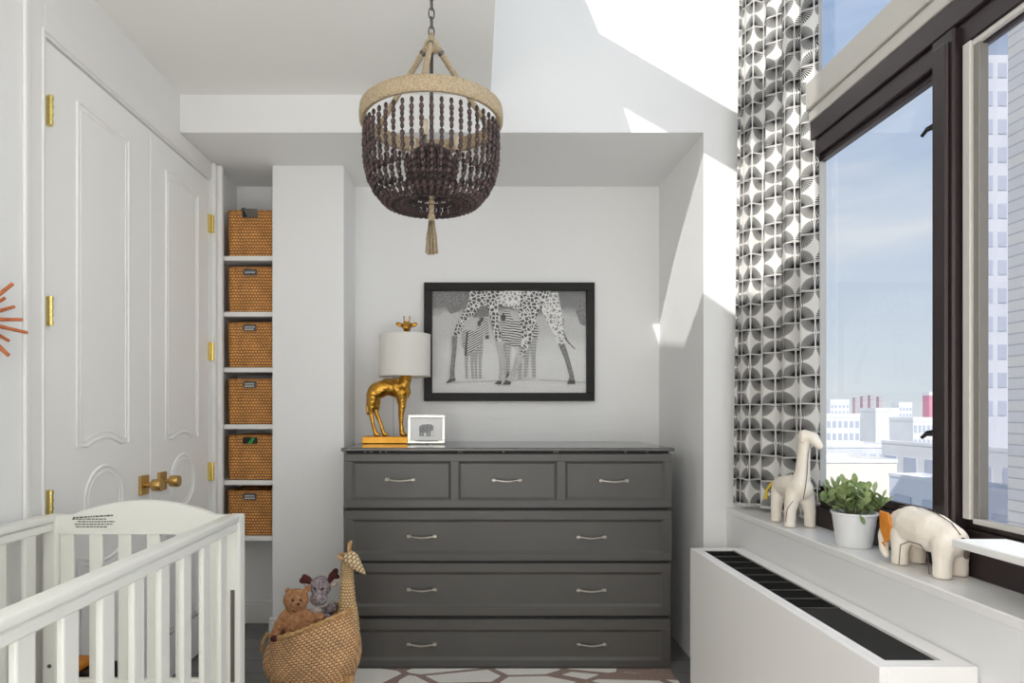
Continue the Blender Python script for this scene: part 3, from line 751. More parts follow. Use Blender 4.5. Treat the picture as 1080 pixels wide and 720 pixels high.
# ------------------------------------------------------------------ curtain
def curtain():
    base = [(1.268, 2.345), (1.262, 2.45), (1.245, 2.56), (1.22, 2.66), (1.17, 2.725), (1.115, 2.745)]
    N = 260
    def along(t):
        f = t*(len(base)-1); i = min(int(f), len(base)-2); q = f-i
        a = Vector(base[max(i-1, 0)]); b_ = Vector(base[i]); c = Vector(base[i+1]); d = Vector(base[min(i+2, len(base)-1)])
        return .5*((2*b_)+(c-a)*q+(2*a-5*b_+4*c-d)*q*q+(3*b_-a-3*c+d)*q**3)
    def pos(t, v):
        p = along(t); d = (along(min(t+.01, 1))-along(max(t-.01, 0))).normalized(); nrm = Vector((d.y, -d.x))
        z = SILL+.022+v*(3.45-SILL); h = (z-.75)/2.2
        am = .025*(1-.25*h)
        o = math.sin(t*2*PI*4.6+.5+.5*math.sin(3*v))*am + math.sin(t*2*PI*11+1+v*2)*.004
        q = p + nrm*(o) + d*math.cos(t*2*PI*4.6+.5)*.006
        # gathered towards the top
        cx, cy = 1.245, 2.47
        q = Vector((cx+(q.x-cx)*(1-.10*h), cy+(q.y-cy)*(1-.13*h)))
        q.x = min(q.x, 1.282)
        return q, z
    # arc length at mid height for the print
    L = [0]
    for i in range(N):
        a, _ = pos(i/N, .3); c, _ = pos((i+1)/N, .3); L.append(L[-1]+(c-a).length)
    root = thing('curtain', 'white curtain with black fan leaf print hanging beside the window', 'curtain', (1.2, 2.55, SILL+.02))
    b = MB(); uvl = b.bm.loops.layers.uv.verify(); NV = 60
    V = []
    for j in range(NV+1):
        row = []
        for i in range(N+1):
            q, z = pos(i/N, j/NV); row.append(b.bm.verts.new((q.x, q.y, z)))
        V.append(row)
    for j in range(NV):
        for i in range(N):
            f = b.bm.faces.new((V[j][i], V[j][i+1], V[j+1][i+1], V[j+1][i]))
            for lp, (a, c) in zip(f.loops, ((i, j), (i+1, j), (i+1, j+1), (i, j+1))):
                lp[uvl].uv = (L[a]/.106+.32, (V[c][a].co.z-SILL)/.106+.75)
    o = b.build('curtain_panel', M['curtain'], root, smooth=True, fix=False)
    b = MB(); pts = [(*pos(i/80, 0)[0], SILL+.0215) for i in range(81)]; b.tube(pts, .0022, 6); b.build('hem', M['white'], root)
    # rod up near the high ceiling
    b = MB(); b.tube([(1.2, .3, 3.47), (1.2, 2.75, 3.47)], .012, 12); b.build('curtain_rod', M['black'], root, smooth=True)
curtain()

# ------------------------------------------------------------------ pendant
def pendant():
    C0 = Vector((-.134, 2.0, 0)); root = thing('pendant_lamp', 'hanging chandelier of dark wooden bead strands under a rope-wrapped ring', 'pendant lamp', (C0.x, C0.y, 2.1))
    R = .2185; zt, zb = 2.098, 2.050
    b = MB(); prof = [(R, zb), (R+.006, zb+.004), (R+.007, (zt+zb)/2), (R+.005, zt-.004), (R, zt), (R-.010, zt-.002), (R-.011, zb+.002), (R, zb)]
    b.lathe(prof, (C0.x, C0.y, 0), 64); b.build('ring', M['rope'], root, smooth=True, angle=60)
    apex = Vector((C0.x, C0.y, 2.315))
    for k, a in enumerate((268, 150, 30)):
        b = MB(); a = math.radians(a)
        e = Vector((C0.x+(R-.006)*math.cos(a), C0.y+(R-.006)*math.sin(a), zt-.01)); st = Vector((C0.x+.022*math.cos(a), C0.y+.022*math.sin(a), 2.30))
        n = 24
        b.tube([st.lerp(e, i/n) for i in range(n+1)], [.0085+.0012*(i % 2) for i in range(n+1)], 10)
        arm = b.build('arm', M['rope'], root, smooth=True)
        b = MB(); b.ell(st.lerp(e, .06), .011, u=10, v=8); b.build('ferrule', M['iron'], arm, smooth=True)
    b = MB(); b.lathe([(.001, 2.278), (.02, 2.284), (.026, 2.296), (.022, 2.310), (.010, 2.322), (.008, 2.338), (.001, 2.34)], (C0.x, C0.y, 0), 20); b.build('hub', M['rope'], root, smooth=True)
    b = MB(); b.tube([(C0.x, C0.y, 2.28), (C0.x, C0.y, 1.93)], .006, 8); b.build('stem', M['iron'], root, smooth=True)
    # chain links and canopy
    z = 2.345; k = 0
    while z < ZC-.03:
        b = MB(); pts = []
        for i in range(14):
            a = 2*PI*i/14; u = .0085*math.cos(a); w = .0185*math.sin(a)
            pts.append((C0.x+(u if k % 2 == 0 else u*.25), C0.y+(u*.25 if k % 2 == 0 else u), z+w))
        b.tube(pts, .0024, 6, True); b.build('chain_link', M['iron'], root, smooth=True)
        z += .029; k += 1
    b = MB(); b.lathe([(.001, ZC-.034), (.012, ZC-.03), (.045, ZC-.012), (.055, ZC-.001), (.001, ZC-.0005)], (C0.x, C0.y, 0), 28); b.build('canopy', M['iron'], root, smooth=True)
    # candle arms inside
    for a in (20, 140, 260):
        a = math.radians(a); c = Vector((C0.x+.085*math.cos(a), C0.y+.085*math.sin(a), 1.985))
        b = MB(); b.tube([(C0.x, C0.y, 1.96), (C0.x+.045*math.cos(a), C0.y+.045*math.sin(a), 1.945), c-Vector((0, 0, .025)), c], .005, 8)
        cn = b.build('lamp_arm', M['iron'], root, smooth=True)
        b = MB(); b.tube([c, c+Vector((0, 0, .045))], .010, 12); b.build('candle', M['bulb'], cn, smooth=True)
    # strand profile (r, z): down from the ring, round the bottom and up into the dome
    prof = [(R-.012, zb), (R-.009, 2.02), (R-.008, 1.975), (R-.010, 1.925), (R-.020, 1.880), (R-.042, 1.838), (R-.072, 1.806), (.112, 1.797), (.078, 1.806), (.050, 1.835), (.054, 1.865), (.072, 1.895), (.076, 1.93), (.058, 1.96), (.028, 1.98), (.010, 1.985)]
    pp = []
    for i in range(len(prof)-1):
        a, c = Vector(prof[i]), Vector(prof[i+1])
        for q in range(12): pp.append(a.lerp(c, q/12))
    d = 0; step = .0175; beads = []; last = pp[0]; acc = 0
    for q in pp[1:]:
        acc += (q-last).length; last = q
        if acc >= step: beads.append(q.copy()); acc -= step
    b = MB()
    nb = len(beads)
    for i, q in enumerate(beads):
        nx = beads[min(i+1, nb-1)]-beads[max(i-1, 0)]; ang = math.atan2(nx.x, nx.y)
        rad = (.0076 if q.x > .1 else .0050)*(1 if i % 2 else .82)
        b.ell((q.x, 0, q.y), (rad, rad, .0098), rot=(0, ang, random.random()), u=7, v=5)
    b.tube([(q.x, 0, q.y) for q in beads], .0016, 4)
    NS = 46
    st = b.build('bead_strand', M['bead'], None, smooth=True, origin=(0, 0, 2.1)); st.parent = root; st.location = (0, 0, 0)
    for k in range(1, NS):
        c = st.copy(); COL.objects.link(c); c.parent = root; c.rotation_euler = (0, 0, 2*PI*k/NS)
    st.rotation_euler = (0, 0, 0)
    # hanging cord with beads and tassel
    b = MB(); b.tube([(C0.x, C0.y, 1.94), (C0.x, C0.y, 1.765)], .006, 10)
    for i in range(7): b.ell((C0.x, C0.y, 1.86-i*.016), (.009, .009, .009), u=10, v=6)
    b.build('drop_cord', M['rope'], root, smooth=True)
    b = MB()
    b.lathe([(.001, 1.775), (.010, 1.772), (.012, 1.762), (.008, 1.752), (.011, 1.748)], (C0.x, C0.y, 0), 14)
    for i in range(46):
        a = random.random()*2*PI; r1 = random.random()**.5*.008; r2 = r1*2.0+.004
        b.tube([(C0.x+r1*math.cos(a), C0.y+r1*math.sin(a), 1.752), (C0.x+r2*.8*math.cos(a), C0.y+r2*.8*math.sin(a), 1.70), (C0.x+r2*math.cos(a), C0.y+r2*math.sin(a), 1.645+random.random()*.008)], .0014, 4)
    b.build('tassel', M['rope'], root, smooth=True)
pendant()

# ------------------------------------------------------------------ picture
def picture():
    Y = P3; sI = F/Y
    x0, x1, y0, y1 = 447.3, 626.8, 298.2, 422.8
    root = thing('framed_picture', 'large black-framed photograph of giraffe legs and zebras on the alcove wall', 'picture', P(537, 423, Y-.012))
    A = P(x0, y1, Y-.015); B = P(x1, y0, Y-.015)
    fw = 8.6/sI; d = .03
    b = MB()
    y_b, y_f = P3-.001, P3-d
    for (a, c, e, g) in ((A.x, B.x, B.z-fw, B.z), (A.x, B.x, A.z, A.z+fw), (A.x, A.x+fw, A.z+fw, B.z-fw), (B.x-fw, B.x, A.z+fw, B.z-fw)):
        b.box(a, c, y_f, y_b, e, g, .002)
    b.build('frame', M['pframe'], root)
    yp = P3-.014
    b = MB(); b.grid(lambda u, v: (A.x+fw+(B.x-A.x-2*fw)*u, yp, A.z+fw+(B.z-A.z-2*fw)*v), 1, 1)
    b.build('print', M['print'], root)
    X0, X1, Z0, Z1 = A.x+fw, B.x-fw, A.z+fw, B.z-fw
    def q(px, py, lay): # photo-crop coordinates of the print, 82..912 x 92..640
        u = min(max((px-82)/830, 0.002), .998); v = min(max(1-(py-92)/548, 0.002), .998)
        return (X0+(X1-X0)*u, yp-.0006*lay, Z0+(Z1-Z0)*v)
    lays = [0]
    def shape(name, m, polys, lay):
        for p in polys:
            lays[0] += .5; b = MB(); b.prism([q(x, y, lays[0]) for x, y in p], (0, .0002, 0)); b.build(name, M[m], root)
    def strip(pts):
        L_ = []; R_ = []
        for i, (x, y, w) in enumerate(pts):
            a = pts[max(i-1, 0)]; c = pts[min(i+1, len(pts)-1)]; dx, dy = c[0]-a[0], c[1]-a[1]; l_ = math.hypot(dx, dy)
            nx, ny = -dy/l_, dx/l_; L_.append((x+nx*w/2, y+ny*w/2)); R_.append((x-nx*w/2, y-ny*w/2))
        return L_+R_[::-1]
    shape('backdrop_brush', 'pg1', [[(82, 92), (270, 92), (230, 200), (180, 215), (150, 170), (82, 190)], [(855, 200), (880, 140), (912, 120), (912, 280), (880, 270)], [(300, 235), (330, 180), (385, 165), (385, 230)]], 1)
    shape('ground_shadow', 'pg3', [strip([(160, 585, 6), (450, 575, 8), (620, 568, 6), (912, 584, 8)]), strip([(690, 300, 6), (740, 250, 8), (752, 230, 6)])], 1)
    shape('tail', 'pg1', [[(755, 235), (775, 225), (792, 245), (790, 290), (775, 290), (760, 262)], strip([(775, 280, 10), (800, 350, 9), (852, 405, 5)]), strip([(785, 300, 6), (815, 370, 6), (845, 395, 4)])], 2)
    # rear (right) leg, pale, and the standing legs
    shape('giraffe_hind_leg', 'reticl', [strip([(700, 110, 120), (735, 220, 95), (765, 320, 52), (785, 390, 36)])], 2)
    shape('giraffe_hind_shank', 'pg1', [strip([(780, 378, 34), (808, 455, 26), (832, 540, 24), (836, 575, 28)]), [(808, 590), (818, 565), (850, 565), (852, 590)]], 3)
    shape('zebra_foal', 'zeb1', [[(240, 345), (245, 310), (275, 300), (320, 310), (325, 270), (335, 235), (378, 238), (386, 290), (386, 345), (372, 348), (362, 310), (355, 350), (352, 400), (330, 410), (300, 440), (275, 440), (262, 420), (242, 390)]], 3)
    shape('zebra_foal_legs', 'zebleg', [strip([(268, 410, 22), (266, 480, 13), (268, 562, 12)]), strip([(300, 420, 26), (296, 490, 14), (302, 562, 13)]), strip([(320, 400, 20), (316, 480, 12), (319, 562, 11)]), strip([(344, 390, 26), (340, 480, 13), (341, 562, 12)])], 3)
    shape('zebra_tail', 'pg2', [strip([(272, 310, 9), (266, 370, 10), (262, 440, 14)]), [(325, 262), (350, 232), (362, 240), (334, 285)], [(366, 335), (386, 330), (388, 348), (372, 352)]], 4)
    shape('zebra_mare', 'zeb2', [[(450, 225), (470, 200), (500, 205), (515, 245), (570, 255), (640, 262), (655, 290), (650, 350), (600, 380), (540, 395), (490, 392), (455, 350), (462, 290)]], 2)
    shape('zebra_mare_legs', 'zebleg', [strip([(484, 380, 40), (490, 460, 20), (490, 560, 22)]), strip([(590, 380, 34), (590, 470, 20), (584, 556, 18)]), strip([(625, 340, 40), (628, 460, 20), (630, 556, 20)]), strip([(556, 480, 20), (554, 568, 18)])], 2)
    shape('zebra_muzzle', 'pg2', [[(452, 230), (465, 212), (480, 228), (474, 255), (458, 256)], [(478, 562), (490, 520), (502, 562)], [(625, 262), (640, 250), (642, 285)]], 4)
    shape('giraffe_body', 'retic', [[(285, 92), (720, 92), (690, 150), (650, 210), (635, 300), (600, 380), (565, 380), (560, 290), (545, 190), (470, 178), (420, 165), (345, 175), (285, 235), (255, 245), (270, 180)]], 5)
    shape('giraffe_near_leg', 'retic', [strip([(320, 150, 70), (265, 230, 48), (225, 290, 36), (208, 345, 30)]), strip([(600, 330, 62), (575, 400, 40), (560, 440, 34)]), strip([(400, 130, 60), (418, 220, 50), (432, 310, 40), (442, 370, 30)])], 5)
    shape('giraffe_shank', 'pg1', [strip([(204, 335, 28), (200, 420, 22), (190, 520, 22), (190, 565, 28)]), [(155, 586), (180, 560), (206, 562), (208, 574)]], 6)
    shape('giraffe_pale_shank', 'pg3', [strip([(440, 365, 30), (458, 450, 25), (462, 530, 26), (455, 570, 30)]), strip([(560, 435, 32), (535, 500, 28), (510, 550, 30), (488, 580, 30)])], 6)
    shape('hooves', 'pg2', [[(416, 592), (436, 574), (458, 578), (452, 596)], [(460, 596), (480, 570), (506, 580), (503, 596)], [(158, 588), (178, 566), (207, 564), (205, 574), (180, 584)], [(810, 592), (820, 572), (850, 572), (852, 592)]], 7)
    shape('giraffe_belly', 'reticl', [[(470, 92), (560, 92), (550, 172), (520, 178), (470, 172), (420, 150)]], 6)
picture()

# ------------------------------------------------------------------ gold giraffe lamp
def giraffe_lamp():
    Y = 3.25; s_ = F/Y
    zt = P(0, 472, 2.843).z
    q = lambda x, y, d=0: P(x, y, Y)+Vector((0, d, 0))
    root = thing('giraffe_lamp', 'table lamp with gold giraffe body and white drum shade on the dresser', 'table lamp', (q(407, 466).x, Y, zt+.0005))
    A = q(383.5, 459); B = q(432, 466)
    b = MB(); b.box(A.x, B.x, Y-.055, Y+.055, zt+.001, zt+.036, .003, 2); b.build('plinth', M['goldflat'], root)
    dz = zt+.036
    b = MB()
    # torso
    b.limb([q(398, 412), q(408, 408), q(418, 409), q(424, 413)], [.045, .044, .050, .046])
    # neck
    b.limb([q(422, 412), q(428, 398), q(429.5, 380), q(429, 352)], [.046, .030, .022, .015])
    # hind legs
    for d, dx in ((-.022, 0), (.022, 7)):
        f = q(397+dx, 455, d); f.z = dz+.012
        b.limb([q(395, 415, d), q(393+dx*.4, 428, d), q(392+dx*.6, 436, d), q(394+dx, 447, d), f], [.034, .022, .0125, .0095, .012], 10)
        b.ell((f.x+.008, f.y, dz+.008), (.019, .013, .010))
    for d, dx in ((-.02, 0), (.02, -2)):
        f = q(425+dx, 455, d); f.z = dz+.012
        b.limb([q(424+dx, 414, d), q(425+dx, 428, d), q(424+dx, 437, d), q(424+dx, 447, d), f], [.034, .018, .013, .0095, .012], 10)
        b.ell((f.x+.008, f.y, dz+.008), (.019, .013, .010))
    # tail
    b.limb([q(391, 408), q(387.5, 414), q(387, 425), q(388, 436)], [.008, .005, .005, .008], 8)
    o = b.build('giraffe_figure', M['gold'], root); remesh(o, .0045, 3)
    # head above the shade
    b = MB(); h = q(429, 344)
    b.ell(h+Vector((0, 0, .002)), (.027, .026, .024)); b.ell(h+Vector((.0, -.028, -.010)), (.018, .024, .017)); b.limb([q(429, 356), q(429, 347)], [.014, .018])
    o = b.build('giraffe_head', M['gold'], root); remesh(o, .0035, 2)
    for sg in (-1, 1):
        b = MB(); c = h+Vector((sg*.037, 0, .008)); b.ell(c, (.020, .006, .011), rot=(0, sg*-.35, 0)); b.build('ear', M['gold'], o, smooth=True)
        b = MB(); b.tube([h+Vector((sg*.011, 0, .018)), h+Vector((sg*.015, 0, .046))], [.004, .0025], 8); b.ell(h+Vector((sg*.015, 0, .048)), .0045, u=8, v=6); b.build('horn', M['gold'], o, smooth=True)
        b = MB(); b.ell(h+Vector((sg*.021, -.014, .004)), .005, u=8, v=6); b.build('eye', M['black'], o, smooth=True)
    # shade
    c = q(427, 375); r = .131; z0, z1 = q(0, 397).z, q(0, 353).z
    b = MB(); b.lathe([(r, z0), (r, z1), (r-.003, z1), (r-.003, z0), (r, z0)], (c.x, Y, 0), 64)
    sh = b.build('lamp_shade', M['shade'], root, smooth=True, angle=40)
    for zz in (z0+.002, z1-.002):
        b = MB(); b.tube([(c.x+(r-.001)*math.cos(2*PI*i/48), Y+(r-.001)*math.sin(2*PI*i/48), zz) for i in range(48)], .0032, 6, True)
        b.build('shade_trim', M['shade'], sh, smooth=True)
    b = MB()
    for a in (0, 120, 240):
        a = math.radians(a); b.tube([(c.x, Y, z0+.05), (c.x+(r-.004)*math.cos(a), Y+(r-.004)*math.sin(a), z1-.01)], .0018, 6)
    b.build('spider', M['brass'], sh, smooth=True)
    b = MB(); b.tube([(c.x+.0, Y+.03, z0+.08), (q(413.5, 0).x, Y+.05, z0+.0), (q(413.5, 0).x, Y+.06, zt+.03), (q(413.5, 0).x, Y+.08, zt+.004), (q(405, 0).x, P3-.03, zt+.004)], .0018, 6)
    b.build('power_cord', M['cord'], root, smooth=True)
giraffe_lamp()

def small_frame():
    Y = 3.14; zt = P(0, 472, 2.843).z
    cx = P(449.5, 0, Y).x; w, h = .186, .145
    root = thing('photo_frame', 'small mirrored frame with an elephant sketch leaning beside the gold lamp', 'picture', (cx, Y, zt+.001))
    bm_root = root
    a = -.18
    def R(pts_b):
        return pts_b
    def add(name, m, fn, smooth=False, par=None):
        b = MB(); fn(b)
        rot = Matrix.Rotation(a, 3, 'X')
        for v in b.bm.verts:
            c = rot @ Vector(v.co); v.co = c
        bmesh.ops.recalc_face_normals(b.bm, faces=b.bm.faces)
        me = bpy.data.meshes.new(name); b.bm.to_mesh(me); b.bm.free(); me.materials.append(M[m])
        if smooth:
            for p in me.polygons: p.use_smooth = True
        o = bpy.data.objects.new(name, me); COL.objects.link(o); o.parent = par or root; return o
    def fr(b):
        t = .016
        b.box(-w/2, w/2, 0, .012, .003, .003+t, .002); b.box(-w/2, w/2, 0, .012, .003+h-t, .003+h, .002)
        b.box(-w/2, -w/2+t, 0, .012, .003+t, .003+h-t, .002); b.box(w/2-t, w/2, 0, .012, .003+t, .003+h-t, .002)
    add('frame', 'mirror', fr)
    add('mat_board', 'paper', lambda b: b.box(-w/2+.012, w/2-.012, .006, .010, .01, h-.006))
    def el(b):
        b.ell((-.012, .0055, .078), (.026, .0004, .022)); b.ell((.018, .0053, .082), (.017, .0004, .018)); b.ell((.006, .0051, .085), (.012, .0004, .017))
        for x, z in ((-.030, .055), (-.018, .052), (.004, .052), (.016, .054)): b.box(x-.005, x+.005, .0052, .0058, z-.012, z+.016)
        b.tube([(.030, .0052, .080), (.036, .0052, .066), (.034, .0052, .05)], .004, 6, flat=.15)
        b.box(-.036, .04, .0053, .0058, .040, .0415)
    add('elephant_sketch', 'sketch', el)
    add('beaded_lip', 'sketch', lambda b: [b.ell((-.05+i*.0095, -.001, .016), .0042, u=8, v=6) for i in range(12)], True)
    def st(b): b.prism([(-.02, .012, .11), (.02, .012, .11), (.02, .012, .0), (-.02, .012, .0)], (0, .002, 0))
    b = MB(); b.tube([(cx, Y+.03, zt+.11), (cx, Y+.075, zt+.002)], .004, 6); b.build('easel_leg', M['black'], root)
small_frame()

# ------------------------------------------------------------------ crib
def crib():
    Xr, Xl, Yf, Yn = -.684, -1.262, 1.90, .50
    root = thing('crib', 'off-white wooden slatted crib in the lower left corner by the closet doors', 'crib', ((Xr+Xl)/2, (Yf+Yn)/2, 0))
    zt = .848
    # corner posts
    for x0, x1 in ((Xr-.042, Xr), (Xl, Xl+.042)):
        for y0, y1 in ((Yf-.045, Yf), (Yn, Yn+.045)):
            b = MB(); b.box(x0, x1, y0, y1, 0, zt-.001, .006, 2); b.build('post', M['crib'], root)
    # long sides
    for sx, x0, x1 in ((1, Xr-.034, Xr-.006), (-1, Xl+.006, Xl+.034)):
        b = MB(); b.box(x0-.006, x1+.006, Yn+.045, Yf-.045, zt-.020, zt+.002, .006, 3); b.build('top_rail', M['crib'], root, smooth=True, angle=40)
        b = MB(); b.box(x0, x1, Yn+.045, Yf-.045, zt-.046, zt-.022, .004); b.build('under_rail', M['crib'], root)
        b = MB(); b.box(x0, x1, Yn+.045, Yf-.045, .12, .18, .004); b.build('bottom_rail', M['crib'], root)
        y = 1.77
        xc = (x0+x1)/2
        while y > Yn+.07:
            b = MB(); b.box(xc-.007, xc+.007, y-.022, y+.022, .17, zt-.044, .004, 2); b.build('slat', M['crib'], root); y -= .1115
    # end panels with arched head
    for ye, far in ((Yf-.0225, 1), (Yn+.0225, 0)):
        b = MB(); n = 24; x0, x1 = Xl+.042, Xr-.042
        pts = [(x0, ye-.011, zt-.058), (x1, ye-.011, zt-.058)]
        for i in range(n+1):
            t = i/n; x = x1+(x0-x1)*t; u = max(0, min(1, (t-.08)/.84)); pts.append((x, ye-.011, zt-.002+.043*math.sin(PI*u)**.8 if 0 < u < 1 else zt-.002))
        b.prism(pts, (0, .022, 0)); pn = b.build('head_panel', M['crib'], root)
        if far:
            b = MB()   # printed warning text, unreadable small lines
            for r_, (x0_, x1_) in enumerate(((77, 119), (76, 112), (82, 121), (79, 119), (80, 113))):
                py = 544.5+r_*2.7; px = x0_
                while px < x1_:
                    w = random.uniform(1.2, 4.2); A = P(px, py+(.0 if r_ else -(px-77)*.06+1), ye-.0115); B = P(min(px+w, x1_), py, ye-.0115)
                    b.box(A.x, B.x, ye-.0118, ye-.0112, A.z-.0016-(.001 if r_ == 0 else 0), A.z+.0016); px += w+.9
            b.build('warning_print', M['ink'], pn)
        b = MB(); b.box(Xl+.042, Xr-.042, ye-.011, ye+.011, .30, .363, .004); b.build('end_rail', M['crib'], root)
        wdt = (Xr-Xl-.084); N = 6
        for i in range(N):
            x = P(72.5+30.2*i, 0, 1.88).x
            if x > Xr-.06: continue
            b = MB(); b.box(x-.020, x+.020, ye-.007, ye+.007, .36, zt-.055, .004, 2); b.build('slat', M['crib'], root)
    b = MB(); b.box(Xl+.045, Xr-.045, Yn+.05, Yf-.05, .22, .24, .002); b.build('base_board', M['crib'], root)
    # black slotted track on the far right post, bolt heads
    b = MB(); b.box(Xr-.027, Xr-.015, Yf-.0475, Yf-.0445, .36, .63, .001)
    for z in (.40, .47, .54): b.tube([(Xr-.021, Yf-.049, z), (Xr-.021, Yf-.046, z)], .004, 10)
    b.build('hardware_track', M['iron'], root)
    b = MB(); p = P(54, 703, 1.85); b.tube([(Xl+.022, Yf-.0465, p.z), (Xl+.022, Yf-.044, p.z)], .006, 12); b.build('bolt_cap', M['iron'], root)
crib()
# black box with orange things behind the crib
rt = thing('storage_box', 'black box with orange contents on the floor behind the crib panel', 'box', (-1.215, 2.01, 0))
b = MB(); b.box(-1.272, -1.155, 1.955, 2.06, 0, .345, .003); b.build('box_body', M['black'], rt)
b = MB(); b.box(-1.272, -1.215, 1.958, 2.04, .346, .372, .008, 2); b.build('box_contents', M['orange'], rt)

# ------------------------------------------------------------------ sunburst at the left edge
def sunburst():
    c = Vector((XL+.045, 1.62, 1.386)); root = thing('sunburst_ornament', 'copper-brown wooden spiked sunburst on the left wall, mostly cut off', 'wall ornament', (XL, c.y, c.z))
    b = MB(); b.tube([(XL, c.y, c.z), (XL+.03, c.y, c.z)], .05, 24); b.build('backing_disc', M['stick'], root)
    for k in range(22):
        a = 2*PI*k/22+.13; ln = .125 if k % 2 else .105; t = .02 if k % 3 else .05
        b = MB(); b.tube([(XL+.018, c.y+.03*math.cos(a), c.z+.03*math.sin(a)), (XL+.018+t, c.y+ln*math.cos(a), c.z+ln*math.sin(a))], [.006, .0045], 8); b.build('spike', M['stick'], root, smooth=True, angle=50)
sunburst()

# ------------------------------------------------------------------ rug
b = MB(); N = 60
def rugz(u, v): return (-.60+1.62*u, 1.35+(2.838-1.35)*v, .004)
b.box(-.58, .87, 1.2, 2.83, .0005, .008, .003)
tag(b.build('rug', M['rug'], origin=(.185, 2.95, 0)), 'cream rug with brown zebra-like stripes on the floor before the dresser', 'rug')

# ------------------------------------------------------------------ wicker giraffe basket
def giraffe_basket():
    Y = 2.50; q = lambda x, y, d=0: P(x, y, Y)+Vector((0, d, 0))
    cx = q(328, 0).x; root = thing('giraffe_basket', 'woven wicker toy basket shaped like a giraffe standing before the dresser', 'basket', (cx, Y, .0))
    xl, xr = q(278.5, 0).x, q(381, 0).x
    a = (xr-xl)/2; cx = (xl+xr)/2; bw = .135
    def rim(x):
        t = (x-xl)/(xr-xl)
        pts = [(0, .292), (.1, .272), (.3, .30), (.6, .345), (.8, .372), (1, .385)]
        for (t0, z0), (t1, z1) in zip(pts, pts[1:]):
            if t <= t1: return z0+(z1-z0)*(t-t0)/(t1-t0)
        return pts[-1][1]
    zb = .075
    def body(u, v, k=1.0):
        an = 2*PI*u
        # radius factor by height: narrow foot, belly, slightly drawn-in mouth
        f = [.66, .86, .96, 1.0, .985, .94, .89, .84][min(int(v*7), 7)]; f2 = [.66, .86, .96, 1.0, .985, .94, .89, .84][min(int(v*7)+1, 7)]
        fr = v*7-int(v*7); f = f*(1-fr)+f2*fr
        x = cx+a*f*k*math.cos(an); y = Y+bw*f*k*math.sin(an)
        z = zb+(rim(x)-zb)*v
        rows = 40; j = int(v*rows)
        w = .0022*math.sin(an*38+(j % 2)*PI)*math.sin(math.pi*((v*rows) % 1))
        return (x+w*math.cos(an), y+w*math.sin(an), z)
    b = MB(); b.grid(lambda u, v: body(u, v), 228, 120, True, (1, 1)); b.grid(lambda u, v: body(u, v, .94), 60, 12, True, (1, 1))
    b.lathe([(.001, 0), (.62, 0), (.70, .03)], (0, 0, 0), 40)
    n = len(b.bm.verts); b.bm.verts.ensure_lookup_table()
    for v in b.bm.verts[n-120:]: v.co = Vector((cx+v.co.x*a, Y+v.co.y*bw, zb-.003+v.co.z))
    b.build('basket_body', M['wicker'], root, smooth=True)
    b = MB(); pts = []
    for i in range(120):
        p = Vector(body(i/120, 1)); pts.append(p+Vector((0, 0, .002+.0025*math.sin(i*1.9))))
    b.tube(pts, .0085, 8, True); b.build('basket_rim', M['rattan'], root, smooth=True)
    # neck
    def neck(u, v):
        c = [(q(363, 690), .052), (q(366, 668), .050), (q(367, 650), .042), (q(366.5, 632), .031), (q(366, 612), .026), (q(366, 598), .024), (q(367.5, 588), .025)]
        t = v*(len(c)-1); i = min(int(t), len(c)-2); f = t-i
        ctr = c[i][0].lerp(c[i+1][0], f); r = c[i][1]*(1-f)+c[i+1][1]*f
        an = 2*PI*u; w = .0016*math.sin(an*8+(int(v*40) % 2)*PI)*math.sin(math.pi*((v*40) % 1))
        return ctr+Vector(((r+w)*math.cos(an), (r+w)*.85*math.sin(an), 0))
    b = MB(); b.grid(neck, 64, 120, True); b.build('neck', M['wickerneck'], root, smooth=True)
    # head
    d = (q(388.5, 602)-q(366, 582)); d.y = -.03; L = d.length; dn = d.normalized(); st = q(366, 583.5)+Vector((0, 0, -.006))
    up = Vector((0, 1, 0)).cross(dn).normalized(); sd_ = dn.cross(up)
    def head(u, v):
        rr = .0005+[0, .022, .029, .030, .028, .024, .019, .015, .011, .006, 0][min(int(v*10), 10)]*(1-(v*10-int(v*10)))+[0, .022, .029, .030, .028, .024, .019, .015, .011, .006, 0][min(int(v*10)+1, 10)]*(v*10-int(v*10))
        an = 2*PI*u; return st+dn*(L*1.05*v-.012)+(up*math.cos(an)+sd_*math.sin(an))*rr
    b = MB(); b.grid(head, 40, 60, True); hd = b.build('head', M['wickerhead'], root, smooth=True)
    for dy in (-.014, .014):
        b = MB(); b.tube([q(368, 582, dy), q(367+(6 if dy < 0 else 0)*0+2, 573, dy*1.3)], [.006, .005], 10); b.ell(q(369, 572.5, dy*1.3), .0065, u=10, v=8); b.build('horn', M['rattan'], hd, smooth=True)
        b = MB(); b.ell(q(360.5, 586, dy*2.1), (.017, .010, .007), rot=(0, .45, 0), u=12, v=8); b.build('ear', M['rattan'], hd, smooth=True)
    for i, (x, dy) in enumerate(((370, -.05), (364, .06), (300, -.05), (300, .06))):
        b = MB(); X = q(x, 0).x
        b.tube([(X, Y+dy, .14), (X, Y+dy, .10), (X+.002, Y+dy, .0085)], [.026, .022, .019], 14); b.build('leg', M['rattan'], root, smooth=True, angle=50)
    b = MB(); b.limb([q(282, 668), q(277, 676), q(276, 686)], [.006, .006, .008], 8); b.build('tail', M['rattan'], root, smooth=True)
giraffe_basket()

